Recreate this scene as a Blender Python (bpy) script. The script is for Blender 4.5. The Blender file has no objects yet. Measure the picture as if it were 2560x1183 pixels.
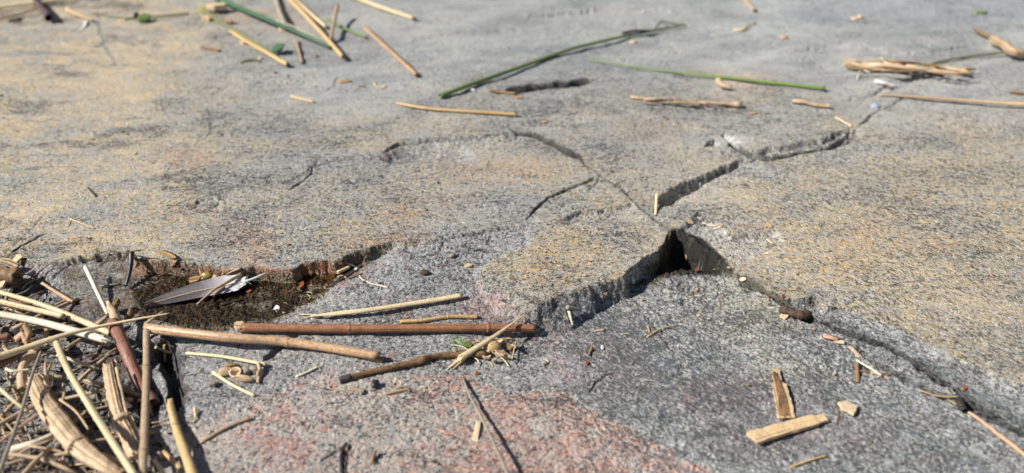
import bpy, math, random
import numpy as np
from mathutils import Vector
random.seed(7); np.random.seed(7)
S = bpy.context.scene
COL = S.collection
# ------------------------------------------------------------------ camera
CAM_H, PITCH, HF = 0.345, math.radians(33.0), 0.577
cam_d = bpy.data.cameras.new('camera'); cam = bpy.data.objects.new('camera', cam_d); COL.objects.link(cam)
cam.location = (0, 0, CAM_H); cam.rotation_euler = (math.radians(90) - PITCH, 0, 0)
cam_d.sensor_width = 36; cam_d.lens = 18 / HF; cam_d.clip_start = 0.01; cam_d.clip_end = 400
cam_d.dof.use_dof = True; cam_d.dof.focus_distance = 0.595; cam_d.dof.aperture_fstop = 4.8
S.camera = cam
# ------------------------------------------------------------------ light
SUN_E = math.radians(42); SX, SY = 0.975, 0.22          # direction the light travels on the ground
world = bpy.data.worlds.new('World'); S.world = world; world.use_nodes = True
wn = world.node_tree; bg = wn.nodes['Background']
sky = wn.nodes.new('ShaderNodeTexSky'); sky.sky_type = 'NISHITA'; sky.sun_disc = False
sky.sun_elevation = SUN_E; sky.sun_rotation = math.atan2(-SX, -SY)
wn.links.new(sky.outputs[0], bg.inputs[0]); bg.inputs[1].default_value = 0.05
sl = bpy.data.lights.new('sun', 'SUN'); sl.energy = 5.0; sl.angle = math.radians(0.53); sl.color = (1.0, 0.955, 0.89)
sun = bpy.data.objects.new('sun', sl); COL.objects.link(sun)
sun.rotation_euler = Vector((SX * math.cos(SUN_E), SY * math.cos(SUN_E), -math.sin(SUN_E))).to_track_quat('-Z', 'Y').to_euler()
S.view_settings.view_transform = 'Standard'; S.view_settings.look = 'None'
S.view_settings.exposure = 0.34; S.view_settings.gamma = 1.0; S.view_settings.use_curve_mapping = False

# ------------------------------------------------------------------ photo pixel <-> place
CP, SP = math.cos(PITCH), math.sin(PITCH); FPX = 1280 / HF
def ray(u, v):
    a = (u - 1280) / FPX; b = (591.5 - v) / FPX
    return np.array([a, CP + b * SP, -SP + b * CP])
def on_plane(u, v, z=0.0):
    d = ray(u, v); t = (z - CAM_H) / d[2]; return d[0] * t, d[1] * t
def project(X, Y, Z):
    zz = Z - CAM_H; dep = Y * CP - zz * SP; up = Y * SP + zz * CP
    dep = np.where(dep < 0.05, 0.05, dep)
    return 1280 + FPX * X / dep, 591.5 - FPX * up / dep

# ------------------------------------------------------------------ numpy noise
def vn(x, y, seed):
    xi = np.floor(x).astype(np.int64); yi = np.floor(y).astype(np.int64)
    fx = (x - xi).astype(np.float32); fy = (y - yi).astype(np.float32)
    fx = fx * fx * fx * (fx * (fx * 6 - 15) + 10); fy = fy * fy * fy * (fy * (fy * 6 - 15) + 10)
    def h(i, j):
        n = (i * 374761393 + j * 668265263 + seed * 1442695041) & 0xffffffff
        n = ((n ^ (n >> 13)) * 1274126177) & 0xffffffff
        n = (n ^ (n >> 16)) & 0xffff
        return n.astype(np.float32) / 32767.5 - 1
    a = h(xi, yi); b = h(xi + 1, yi); c = h(xi, yi + 1); d = h(xi + 1, yi + 1)
    return (a + (b - a) * fx) * (1 - fy) + (c + (d - c) * fx) * fy
def fbm(x, y, wl, octv=3, seed=0, gain=0.5):
    s = np.zeros(x.shape, np.float32); a = 1.0; t = 0
    ca, sa = math.cos(0.6), math.sin(0.6)
    px, py = x / wl, y / wl
    for o in range(octv):
        s += a * vn(px + 17.3 * seed, py - 9.1 * seed, seed * 7 + o); t += a; a *= gain
        px, py = (px * ca - py * sa) * 2.03, (px * sa + py * ca) * 2.03
    return s / t
def sstep(x, a, b):
    t = np.clip((x - a) / (b - a), 0, 1); return t * t * (3 - 2 * t)
def seg_dist(X, Y, pts):
    """distance to polyline, length parameter 0..1, signed side"""
    best = np.full(X.shape, 1e9, np.float32); par = np.zeros(X.shape, np.float32); side = np.zeros(X.shape, np.float32)
    L = [math.dist(pts[i], pts[i + 1]) for i in range(len(pts) - 1)]; T = sum(L); acc = 0
    for i in range(len(pts) - 1):
        (x0, y0), (x1, y1) = pts[i], pts[i + 1]; dx, dy = x1 - x0, y1 - y0; l2 = dx * dx + dy * dy + 1e-12
        t = np.clip(((X - x0) * dx + (Y - y0) * dy) / l2, 0, 1)
        d = np.hypot(X - x0 - t * dx, Y - y0 - t * dy)
        m = d < best
        best = np.where(m, d, best); par = np.where(m, (acc + t * L[i]) / T, par)
        side = np.where(m, dx * (Y - y0) - dy * (X - x0), side); acc += L[i]
    return best, par, np.sign(side)
def poly_sdf(X, Y, P):
    """signed distance to a closed polygon, negative inside"""
    d, _, _ = seg_dist(X, Y, list(P) + [P[0]])
    ins = np.zeros(X.shape, bool); n = len(P)
    for i in range(n):
        x0, y0 = P[i]; x1, y1 = P[(i + 1) % n]
        if y0 == y1: continue
        c = ((y0 > Y) != (y1 > Y)) & (X < (x1 - x0) * (Y - y0) / (y1 - y0) + x0)
        ins ^= c
    return np.where(ins, -d, d)

# ------------------------------------------------------------------ terrain grid
NXC, NYC = 1180, 800
sc = np.linspace(-1.12, 1.12, NXC)
so = 1.12 * np.exp(np.linspace(0.05, 4.2, 26))
s_arr = np.concatenate([-so[::-1], sc, so])
y0, y1 = 0.285, 1.22
q = np.linspace(0, 1, NYC); yc = 1 / (1 / y0 ** .85 + (1 / y1 ** .85 - 1 / y0 ** .85) * q); yc = yc ** (1 / .85)
yo = y1 * np.exp(np.linspace(0.03, 3.9, 30)); yn = y0 - 0.01 * np.exp(np.linspace(0, 5.6, 16))
y_arr = np.concatenate([yn[::-1], yc, yo])
def wid(y): return 0.115 + 0.5 * np.where(y > 0.1, y, 0.1 + 0.0 * y)
GX = (s_arr[None, :] * wid(y_arr)[:, None]).astype(np.float32); GY = np.repeat(y_arr[:, None], len(s_arr), 1).astype(np.float32)
NY, NX = GX.shape
def make_sampler(H):
    si = np.arange(NX); ti = np.arange(NY)
    def f(x, y):
        x = np.atleast_1d(x); y = np.atleast_1d(y)
        t = np.interp(y, y_arr, ti); s = np.interp(x / wid(y), s_arr, si)
        t0 = np.clip(t.astype(int), 0, NY - 2); s0 = np.clip(s.astype(int), 0, NX - 2); ft = t - t0; fs = s - s0
        return (H[t0, s0] * (1 - fs) + H[t0, s0 + 1] * fs) * (1 - ft) + (H[t0 + 1, s0] * (1 - fs) + H[t0 + 1, s0 + 1] * fs) * ft
    return f
TT = np.linspace(0.25, 3.2, 6000)
def hit(u, v, samp, h=0.0):
    d = ray(u, v); n = np.linalg.norm(d); d = d / n
    P = d[None, :] * TT[:, None]; z = P[:, 2] + CAM_H
    g = samp(P[:, 0], P[:, 1]) + h
    k = np.argmax(z < g)
    if k == 0: k = len(TT) - 1
    a = (z[k - 1] - g[k - 1]); b = (g[k] - z[k]); f = a / (a + b + 1e-12)
    p = P[k - 1] * (1 - f) + P[k] * f
    return Vector((p[0], p[1], p[2] + CAM_H))

# warp for ragged edges
wq = fbm(GX, GY, 0.011, 2, 6); wq = np.round(wq * 4) / 4
wx = 0.0016 * wq + 0.0030 * fbm(GX, GY, 0.030, 3, 1) + 0.0016 * fbm(GX, GY, 0.006, 3, 2, .65)
wy = -0.0014 * np.round(fbm(GX, GY, 0.013, 2, 8) * 4) / 4 + 0.0030 * fbm(GX, GY, 0.030, 3, 3) + 0.0016 * fbm(GX, GY, 0.006, 3, 4, .65)
WX, WY = GX + wx, GY + wy
def pl(pts, z=0.0): return [on_plane(u, v, z) for u, v in pts]
# lower level: everything in front of the upper slabs' broken edge
LOW = [(-900, 560), (-200, 610), (0, 640), (100, 652), (180, 642), (250, 632), (330, 626), (345, 648), (430, 655), (500, 662), (560, 668), (600, 672),
       (650, 664), (720, 672), (745, 668), (760, 655), (850, 645), (900, 625), (985, 600), (1010, 606), (1110, 590), (1180, 580), (1290, 560), (1335, 575),
       (1320, 612), (1230, 648), (1206, 662), (1235, 700), (1300, 745), (1340, 765), (1400, 740), (1480, 704), (1560, 688), (1600, 655),
       (1655, 610), (1672, 580), (1690, 572), (1712, 588), (1752, 608), (1800, 650), (1832, 672), (1890, 700), (1960, 742), (2030, 733), (2055, 758), (2110, 764),
       (2250, 822), (2400, 895), (2560, 955), (2800, 1040), (3300, 1250), (3900, 1600), (3300, 2600), (-900, 2600)]
lowp = pl(LOW)
sd = poly_sdf(WX, WY, lowp)
CTRL = [(120, 665, 3), (250, 650, 4), (330, 690, 8), (400, 690, 9), (500, 700, 10), (650, 700, 10), (760, 690, 10.5), (850, 670, 11), (930, 640, 9), (985, 615, 6), (250, 750, 10), (420, 800, 9.5),
        (600, 770, 10), (700, 760, 10), (800, 720, 9.5), (880, 710, 6.5), (760, 800, 8), (1000, 680, 5), (1000, 635, 2.5), (1100, 620, 2.2), (1250, 620, 2.2), (1300, 580, 1.5), (1180, 650, 4),
        (1200, 720, 7.5), (1240, 760, 11), (1100, 760, 9), (900, 790, 8), (700, 850, 8.5), (560, 860, 8.5), (1000, 860, 11), (1300, 815, 18), (1345, 815, 19), (1420, 800, 18), (1500, 765, 17), (1620, 715, 15), (1560, 735, 16),
        (1650, 672, 22), (1700, 655, 26), (1760, 660, 24), (1700, 690, 12.5), (1800, 688, 10), (1850, 690, 6), (1900, 745, 6), (2000, 800, 6), (1980, 765, 5), (1700, 760, 12), (1500, 900, 18), (1800, 900, 12), (2070, 790, 3), (2150, 800, 3), (2300, 880, 3),
        (2100, 900, 7.5), (2300, 990, 7.5), (2500, 1080, 7), (2450, 980, 4), (2700, 1100, 5), (500, 1000, 10), (500, 1180, 12), (450, 900, 9), (800, 1000, 11), (1200, 1000, 14), (1000, 1180, 14), (1500, 1180, 15), (2000, 1180, 12), (2400, 1180, 10),
        (300, 850, 20), (380, 900, 22), (200, 900, 22), (350, 1020, 24), (100, 950, 24), (100, 750, 13), (60, 690, 7), (100, 850, 20), (30, 1100, 24), (250, 1150, 24), (380, 1180, 22), (-200, 700, 10), (-200, 1000, 22), (1200, 1600, 16), (3000, 1400, 10), (-300, 1500, 26)]
num = np.zeros(GX.shape, np.float32); den = np.zeros(GX.shape, np.float32)
for (u, v, d) in CTRL:
    cx, cy = on_plane(u, v, -d / 1000)
    w = 1.0 / ((GX - cx) ** 2 + (GY - cy) ** 2 + 0.00003) ** 1.6
    num += w * d; den += w
D = num / den / 1000
U0, V0 = project(GX, GY, -0.004 + 0 * GX)
def soft0(u, v, ru, rv): return np.exp(-((U0 - u) / ru) ** 2 - ((V0 - v) / rv) ** 2)
lw = 0.0024 + 0.0012 * fbm(GX, GY, 0.02, 2, 9) + 0.012 * soft0(1430, 770, 130, 60) + 0.012 * soft0(1250, 725, 60, 45) + 0.010 * soft0(1180, 600, 180, 60) + 0.008 * soft0(2250, 850, 330, 120) + 0.006 * soft0(1950, 740, 90, 60)
lowm = np.clip((-sd + .0002) / lw, 0, 1) ** 1.1
H0 = -D * lowm
# broad undulation of the upper rock
H0 += 0.0035 * fbm(GX, GY, 0.22, 3, 11) + sstep(V0 + .1 * (700 - U0), 330, 120) * (0.0055 * fbm(GX * .45, GY * 1.1 - GX * .2, 0.05, 4, 14, .5)) + 0.0007 * fbm(GX * 0.6, GY * 1.5, 0.035, 3, 12)
samp0 = make_sampler(H0)
def px0(pts):
    r = []
    for u, v in pts:
        p = hit(u, v, samp0); r.append((p.x, p.y))
    return r
H = H0.copy()
def PXU0(): return U0
rough = 0.35 + 0.65 * lowm                       # how chipped the surface is
dark = np.zeros(GX.shape, np.float32)            # dark mineral / soil in joints, plus painted shade in recesses and pile gaps
fresh = np.zeros(GX.shape, np.float32)           # pale grey broken rock
def hollow(pts, depth, soft, fr=0.8, lift=0):
    global H, fresh, rough
    s = poly_sdf(WX, WY, px0(pts)); m = sstep(-s, -0.0003, soft / 1000)
    H -= depth / 1000 * m; fresh = np.maximum(fresh, m * fr); rough = np.maximum(rough, m)
def crack(pts, w, dep, dk=0.6, jag=1.0, taper=0.12):
    global H, dark
    P = px0(pts); d, t, _ = seg_dist(GX + wx * 0.55 * jag, GY + wy * 0.55 * jag, P)
    tp = np.clip(np.minimum(t, 1 - t) / taper, 0.15, 1) if taper else 1.0
    ww = w / 2000 * tp * (1 + 0.5 * fbm(GX, GY, 0.012, 2, 21))
    m = np.clip(1.25 - d / np.maximum(ww, 1e-5), 0, 1)
    H -= dep / 1000 * m * tp; dark = np.maximum(dark, dk * sstep(2.1 - d / np.maximum(ww, 1e-5), 0, 1))
def ledge(pts, drop, fade, side, taper=0.2, fr=0.5):
    """the ground drops beside the line and climbs back over fade mm"""
    global H, fresh, rough
    P = px0(pts); d, t, sg = seg_dist(WX, WY, P)
    tp = np.clip(np.minimum(t, 1 - t) / taper, 0, 1)
    on = sstep(sg * side * d, -0.0002, 0.0016)
    m = on * np.exp(-d / (fade / 1000)) * tp * (sg * side > -2)
    end = (t > 0.001) & (t < 0.999)
    H -= drop / 1000 * m * end; fresh = np.maximum(fresh, fr * np.clip(m * 1.6, 0, 1) * end); rough = np.maximum(rough, m * end)
# pale broken hollows
hollow([(940, 396), (1000, 352), (1080, 340), (1200, 336), (1300, 330), (1330, 348), (1230, 366), (1190, 388), (1120, 396), (1060, 406), (960, 408)], 6.5, 14, 1.0)
hollow([(1695, 575), (1720, 548), (1760, 540), (1790, 560), (1830, 588), (1880, 580), (1932, 570), (1965, 600), (1900, 640), (1850, 668), (1800, 645), (1750, 605)], 3.2, 3, 1.0)
hollow([(1380, 560), (1430, 535), (1510, 520), (1590, 505), (1570, 530), (1480, 550), (1420, 566)], 3.5, 8, .7)
hollow([(1655, 515), (1640, 495), (1680, 468), (1745, 440), (1770, 455), (1720, 478), (1690, 505)], 4, 3, .9)
hollow([(1765, 350), (1790, 345), (1802, 356), (1795, 366), (1762, 366)], 5, 2, .4)
hollow([(1800, 330), (1830, 345), (1870, 368), (1930, 380), (2010, 368), (2080, 350), (2128, 322), (2140, 335), (2120, 356), (2000, 382), (1900, 402), (1850, 385), (1820, 362)], 6.5, 3, .7)
hollow([(1220, 236), (1300, 215), (1400, 205), (1450, 196), (1520, 192), (1450, 214), (1380, 222), (1300, 232)], 6, 4, .2)
crack([(1255, 232), (1300, 224), (1380, 212), (1450, 202), (1500, 196)], 9, 9, .95)  # dark tone here also paints the shade inside the far recess
crack([(945, 390), (1000, 356), (1080, 343), (1200, 338), (1285, 330)], 2.6, 2.5, .6)
hollow([(480, 520), (500, 495), (540, 490), (560, 505), (550, 525)], 1.6, 2, .5)
hollow([(2020, 736), (2035, 722), (2060, 765), (2000, 800), (1960, 760)], 2, 3, .6)
hollow([(1730, 540), (1752, 520), (1764, 528), (1745, 548)], 2, 2, .5)
crack([(1270, 316), (1300, 332), (1345, 340), (1400, 366), (1460, 402)], 6.5, 12, 1.0, 1.0)
crack([(1440, 392), (1500, 430), (1560, 470), (1600, 510), (1660, 560), (1690, 580)], 5.5, 2.6, 0.6)
crack([(1640, 512), (1665, 492), (1700, 470), (1750, 448), (1830, 412), (1870, 400)], 3.5, 5, 0.5)
crack([(1828, 350), (1855, 372), (1890, 385), (1940, 382)], 6, 11, 1.0)
crack([(1870, 400), (1920, 388), (2000, 374), (2060, 366), (2128, 345), (2140, 322)], 5, 8, 0.75)
crack([(2140, 322), (2180, 285), (2240, 252), (2300, 225)], 3, 2.5, 0.35)
crack([(1310, 552), (1345, 515), (1372, 490), (1430, 466), (1500, 440), (1510, 436)], 1.8, 2.4, 0.7)
crack([(1505, 438), (1480, 465), (1465, 480)], 1.3, 1.6, 0.5)
crack([(1380, 560), (1440, 545), (1530, 528)], 1.2, 1, 0.3)
crack([(1060, 642), (1100, 618), (1108, 600), (1120, 592), (1220, 575)], 1.3, 1.8, 0.7)
crack([(1225, 612), (1221, 598), (1228, 582)], 1.2, 1.5, 0.7)
crack([(1185, 622), (1205, 617), (1222, 630)], 2.4, 2.6, 0.8)
crack([(1380, 602), (1410, 595), (1435, 588)], 1.0, 1.2, 0.8)
crack([(1485, 590), (1500, 580)], 1.0, 1.0, 0.5)
crack([(20, 636), (60, 612), (100, 590), (125, 582)], 2.4, 3.0, 0.8)
crack([(712, 484), (745, 460), (772, 436), (785, 415), (840, 398), (900, 392), (945, 385)], 1.8, 2.2, 0.65)
crack([(1668, 580), (1660, 610), (1650, 640), (1640, 690)], 1.3, 3, 0.8)
crack([(815, 232), (835, 215), (842, 192)], 1.8, 1.6, 0.5)
crack([(0, 166), (60, 160), (160, 160), (290, 154)], 1.5, 1.0, 0.45)
crack([(245, 30), (252, 80), (275, 130), (290, 160)], 3, 0.7, 0.42, 1, 0)
crack([(510, 265), (532, 290), (525, 330), (505, 350)], 2.2, 0.7, 0.45)
crack([(400, 235), (410, 270), (425, 300)], 1.8, 0.5, 0.32)
crack([(1040, 140), (1090, 180), (1140, 210)], 2, 0.8, 0.2)
crack([(1440, 10), (1490, 45), (1540, 80)], 2, 0.8, 0.2)
crack([(655, 905), (680, 880), (705, 858), (745, 832)], 5.5, 5.5, 0.6)
crack([(415, 835), (412, 880), (428, 930), (436, 980), (440, 1030)], 9, 13, 0.9, 1, 0.05)  # shadow inside this crevice painted in as dark tone
crack([(1468, 985), (1490, 955), (1520, 935), (1545, 928)], 1.3, 1.6, 0.5)
crack([(865, 1110), (852, 1140), (855, 1175), (850, 1240)], 2.2, 2.5, 0.6)
crack([(800, 1150), (830, 1130), (865, 1112)], 1.6, 1.5, 0.3)
crack([(1840, 688), (1900, 718), (1960, 755), (2010, 790), (2060, 812)], 4.0, 4.5, 0.9)
crack([(2050, 806), (2120, 830), (2200, 858), (2260, 890), (2330, 935), (2380, 968)], 3.6, 7.5, 1.0, 1.1, .04)
crack([(2090, 840), (2150, 880), (2200, 915), (2290, 960), (2420, 1010), (2560, 1085), (2700, 1160)], 3.6, 3.2, 0.75)
crack([(2380, 965), (2440, 1010), (2500, 1050), (2560, 1085), (2650, 1130)], 3.0, 5, 0.95, .8, .04)
crack([(2060, 790), (2072, 768), (2110, 765)], 1.5, 2, 0.6)
crack([(2110, 768), (2180, 782), (2230, 800), (2270, 822)], 1.6, 2, 0.6)
crack([(130, 665), (165, 640)], 1.2, 1.5, 0.5); crack([(130, 700), (150, 680), (175, 660)], 1.0, 1.5, 0.5)
crack([(1095, 450), (1100, 458)], 2.0, 3, 0.9)
crack([(2040, 402), (2085, 408)], 1.6, 1.3, 0.5); crack([(150, 415), (210, 418)], 1.5, 1.2, 0.5)
ledge([(1000, 112), (1060, 92), (1150, 75), (1280, 70), (1400, 72)], 3.0, 30, -1, .25, .1)
ledge([(1625, 500), (1690, 462), (1750, 436), (1870, 390)], 5.0, 16, -1, .12, .8)
ledge([(1870, 378), (1930, 366), (2060, 346), (2125, 318)], 5.5, 16, -1, .12, .8)
ledge([(945, 384), (1000, 352), (1080, 339), (1200, 334), (1290, 328)], 1.8, 20, -1, .35, .9)
ledge([(1385, 552), (1440, 532), (1520, 518), (1590, 504)], 3.2, 12, -1, .15, .7)
ledge([(700, 470), (760, 430), (790, 402), (850, 392), (930, 382)], 1.6, 14, -1, .2, .4)
ledge([(1310, 548), (1345, 510), (1372, 486), (1430, 462), (1510, 434)], 0.8, 12, -1, .2, .3)
ledge([(1000, 604), (1110, 588), (1190, 578), (1300, 560)], 2.4, 14, -1, .15, .7)
ledge([(1500, 255), (1640, 300), (1750, 320), (1790, 340)], 1.4, 25, -1, .2, .2)
ledge([(1900, 140), (2100, 110), (2300, 130), (2500, 100)], 3.5, 45, -1, .2, .2)
ledge([(620, 205), (700, 198), (800, 205)], 2.0, 25, -1, .2, .2)
ledge([(1240, 40), (1500, 20), (1800, 30)], 4.5, 50, -1, .2, .2)
ledge([(1500, 160), (1640, 185), (1700, 215)], 2.5, 25, 1, .2, .2)
ledge([(2050, 252), (2160, 240), (2230, 200), (2350, 190)], 3, 25, -1, .2, .3)
ledge([(1830, 568), (1870, 572), (1935, 565)], 1.5, 14, -1)
ledge([(1600, 730), (1580, 760), (1640, 830), (1690, 900), (1700, 960)], 0.9, 20, 1)
ledge([(1900, 945), (1960, 930), (2080, 950), (2200, 985)], 0.8, 20, 1)
ledge([(560, 530), (620, 520), (720, 500)], 0.8, 15, -1)
ledge([(480, 500), (520, 515), (548, 500), (545, 480)], 1.4, 8, -1)
ledge([(1000, 655), (1090, 640), (1180, 655)], 1.2, 12, 1)
rh = random.Random(21)
for k in range(34):
    u, v = rh.uniform(-50, 2600), rh.uniform(260, 1100); a = rh.choice((-.5, -.35, .45, .25)) + rh.uniform(-.15, .15); l = rh.uniform(25, 110); pts = [(u, v)]
    for j in range(3): a += rh.uniform(-.5, .5); u += math.cos(a) * l / 3; v += -math.sin(a) * l / 3 * .7; pts.append((u, v))
    crack(pts, rh.uniform(.6, 1.2), rh.uniform(.6, 1.3), rh.uniform(.25, .6), .6, .3)
# grain-sized relief
fol = fbm(GX * 0.45 + 0.2 * GY, GY * 1.6, 0.010, 3, 31, .6)
H += rough * (0.0009 * np.abs(fbm(GX, GY, 0.024, 3, 32, .6)) + 0.00055 * fol) + 0.00022 * fbm(GX * .6, GY * 1.3, 0.0035, 3, 33, .65)
tt = (fbm(GX * .8, GY, 0.040, 4, 71, .55) + .15 * fbm(GX, GY, .006, 2, 72)) * 7; tf = tt - np.floor(tt); terr = np.floor(tt) + sstep(tf, .80, 1.0)
H += (terr - tt) * (0.00028 + 0.0010 * np.clip(fresh + .55 * lowm, 0, 1))
tt = fbm(GX * .7, GY * 1.1, 0.075, 4, 73, .6) * 5; tf = tt - np.floor(tt); terr2 = np.floor(tt) + sstep(tf, .88, 1.0)
H += (terr2 - tt) * 0.00045
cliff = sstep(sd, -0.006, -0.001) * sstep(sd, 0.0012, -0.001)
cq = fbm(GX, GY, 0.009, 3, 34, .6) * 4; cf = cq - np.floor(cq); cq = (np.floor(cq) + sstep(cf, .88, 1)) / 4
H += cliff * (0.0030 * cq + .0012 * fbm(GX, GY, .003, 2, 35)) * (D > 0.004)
pz = sstep(-poly_sdf(U0, V0, [(1660, 640), (1676, 585), (1700, 575), (1760, 600), (1810, 645), (1850, 690), (1840, 740), (1640, 740)]), 0, 14)
pn = fbm(GX, GY, .012, 3, 36, .6) * 3; pf = pn - np.floor(pn)
H += pz * (0.0032 * (np.floor(pn) + sstep(pf, .6, 1)) / 3 + .0022 * fbm(GX, GY, .0035, 3, 37, .7))
ca_, sa_ = math.cos(math.radians(-50)), math.sin(math.radians(-50)); along = GX * ca_ + GY * sa_; acr = -GX * sa_ + GY * ca_
lrz = lowm * sstep(PXU0(), 1300, 1600)
H += lrz * (0.0011 * fbm(along * .22, acr, 0.014, 3, 81, .6) + .0004 * fbm(along * .3, acr, .005, 2, 82))
samp = make_sampler(H)
PU, PV = project(GX, GY, H)

# ------------------------------------------------------------------ colour of the rock
def blob(u, v, ru, rv, n=0.5, seed=5):
    return np.clip(1.25 - np.sqrt(((PU - u) / ru) ** 2 + ((PV - v) / rv) ** 2) + n * NZ[seed % 3], 0, 1)
NZ = [fbm(GX, GY, 0.05, 5, 41, .62), fbm(GX, GY, 0.03, 5, 42, .65), fbm(GX * .5, GY, 0.02, 5, 43, .65)]
def C(*a): return np.array(a, np.float32)
def mixc(A, B, m): return A + (B - A) * m[..., None]
n_big = fbm(GX, GY, 0.13, 5, 51, .6); n_mid = fbm(GX * .5, GY * 1.2, 0.028, 5, 52, .65); n_mid2 = fbm(GX * .6, GY * 1.2, 0.04, 4, 53, .65)
OCH, CREAM, GREY, PALE, PINK, ORNG = C(.62, .47, .25), C(.68, .52, .30), C(.40, .385, .34), C(.50, .51, .50), C(.50, .33, .28), C(.62, .33, .14)
light = np.broadcast_to(C(.54, .44, .29), GX.shape + (3,)).copy()
light = mixc(light, GREY, np.clip(.36 + 1.2 * n_big + 1.1 * n_mid2, 0, 1))
lft = sstep(PU + 110 * NZ[0] + 0.12 * PV, 620, 420) * sstep(PV, 760, 700)
light = mixc(light, CREAM, lft * np.clip(.58 + 1.5 * fbm(GX * .5, GY, .012, 4, 92, .6) + .6 * n_mid2, 0, 1))
rgt = blob(2250, 640, 520, 260, .8, 1) * (sd > 0); light = mixc(light, OCH, np.clip(rgt * (.75 + .8 * n_mid2), 0, 1))
blk = blob(1430, 660, 230, 110, .5, 0) * (sd > 0); light = mixc(light, OCH, blk * .9)
md = blob(760, 560, 420, 120, .8, 2); light = mixc(light, OCH, md * .5); light = mixc(light, C(.40, .40, .37), np.clip(NZ[2] * 1.6 + .3 * n_big, 0, .75) * (sd > 0))
fs1 = fbm(GX * .5 - GY * .15, GY * 1.3 - GX * .25, .035, 4, 61, .6) + .5 * n_big
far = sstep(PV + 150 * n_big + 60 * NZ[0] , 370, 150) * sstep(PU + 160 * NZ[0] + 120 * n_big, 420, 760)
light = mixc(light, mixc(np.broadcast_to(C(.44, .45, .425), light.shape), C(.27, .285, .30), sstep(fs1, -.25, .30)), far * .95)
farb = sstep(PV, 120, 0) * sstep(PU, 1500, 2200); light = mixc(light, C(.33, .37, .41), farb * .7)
for (u, v, a, b, k) in [(470, 395, 90, 26, .5), (620, 590, 70, 40, .5), (640, 640, 50, 40, .5), (1010, 545, 60, 60, .55), (950, 610, 120, 25, .6), (1200, 420, 160, 40, .35), (1130, 500, 60, 22, .3), (1850, 205, 110, 40, .4),
                        (2150, 590, 90, 60, .4), (2120, 660, 60, 30, .5), (2320, 610, 70, 20, .3), (1890, 570, 50, 14, .6), (200, 610, 90, 30, .35), (700, 60, 90, 40, .2), (1360, 640, 80, 50, .3), (500, 530, 60, 30, .3), (1640, 340, 80, 50, .2)]:
    light = mixc(light, ORNG, blob(u, v, a, b, .9, int(u)) * k)
lo = (sstep(-sd, 0.0, 0.003))
grey_low = mixc(np.broadcast_to(C(.36, .37, .365), light.shape), C(.40, .35, .32), np.clip(.3 + .9 * n_mid2, 0, 1))
light = mixc(light, grey_low, lo)
lr = lo * sstep(PU - .2 * (PV - 800), 1250, 1500)                     # darker grey slab, lower right
light = mixc(light, C(.335, .345, .34), lr * .9)
light = mixc(light, C(.42, .39, .27), lr * np.clip(blob(1900, 800, 190, 120, .9, 1), 0, 1) * .5)
bandn = fbm(along * .16, acr, .022, 4, 83, .6); band2 = fbm(along * .25, acr, .009, 3, 84, .6)
light = mixc(light, C(.17, .19, .22), lr * sstep(bandn, .10, .45) * .65); light = mixc(light, C(.50, .51, .47), lr * sstep(band2, .22, .5) * .6)
light = mixc(light, C(.46, .41, .27), lr * blob(1830, 790, 210, 90, .9, 1) * .6); light = mixc(light, C(.44, .42, .30), lr * blob(1990, 930, 160, 40, .8, 1) * .5)
for (u, v, a, b) in [(1500, 870, 130, 60), (1560, 950, 100, 40), (1870, 990, 150, 60), (1750, 1000, 90, 40), (2000, 1090, 200, 60)]: light = mixc(light, C(.27, .17, .18), lr * blob(u, v, a, b, .9, 1) * .5)
rdg, _, _ = seg_dist(PU + 18 * NZ[1], PV + 14 * NZ[0], [(1560, 720), (1600, 770), (1640, 800), (1660, 850), (1690, 900), (1715, 930), (1700, 990)])
light = mixc(light, C(.52, .47, .36), lr * np.clip(1.1 - rdg / (12 + 14 * np.abs(n_mid)), 0, 1) * .6)
pinkp = [(380, 1300), (440, 1060), (800, 930), (1150, 930), (1260, 975), (1400, 968), (1470, 1010), (1560, 1055), (1690, 1120), (1850, 1200), (1900, 1300)]
pk = sstep(-poly_sdf(PU + 45 * n_mid + 25 * NZ[1], PV + 25 * NZ[0], pinkp), -4, 14)
light = mixc(light, C(.56, .46, .38), pk * .9)
NF = fbm(GX, GY, .0075, 4, 91, .7)
redn = sstep(.7 * NZ[1] + .3 * NZ[2] + .9 * NF + .42 * sstep(PU, 800, 1400), 0.10, 0.36)
light = mixc(light, C(.60, .32, .235), pk * redn * .85)
light = mixc(light, C(.46, .24, .21), lo * (1 - lr) * sstep(NZ[1] + .8 * NF, .22, .42) * .7)
light = mixc(light, C(.30, .20, .20), lr * sstep(NZ[2] + .6 * NF, .2, .5) * .4)
light = mixc(light, PALE, np.clip(fresh * (.7 + .6 * n_mid), 0, 1) * .85)
light = mixc(light, C(.62, .64, .60), blob(1165, 388, 32, 18, .4, 1)); light = mixc(light, C(.66, .66, .62), blob(1835, 350, 50, 26, .5, 0) * .9)
light = mixc(light, C(.5, .22, .18), blob(965, 392, 22, 9, .3, 1)); light = mixc(light, C(.55, .30, .26), blob(740, 725, 140, 26, .7, 1) * .35)
# cliff faces: fresh rock, browner low down where wet
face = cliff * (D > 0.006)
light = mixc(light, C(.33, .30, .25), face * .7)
light = mixc(light, C(.42, .20, .08), face * blob(620, 672, 230, 30, .8, 1) * 1.0)
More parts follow.
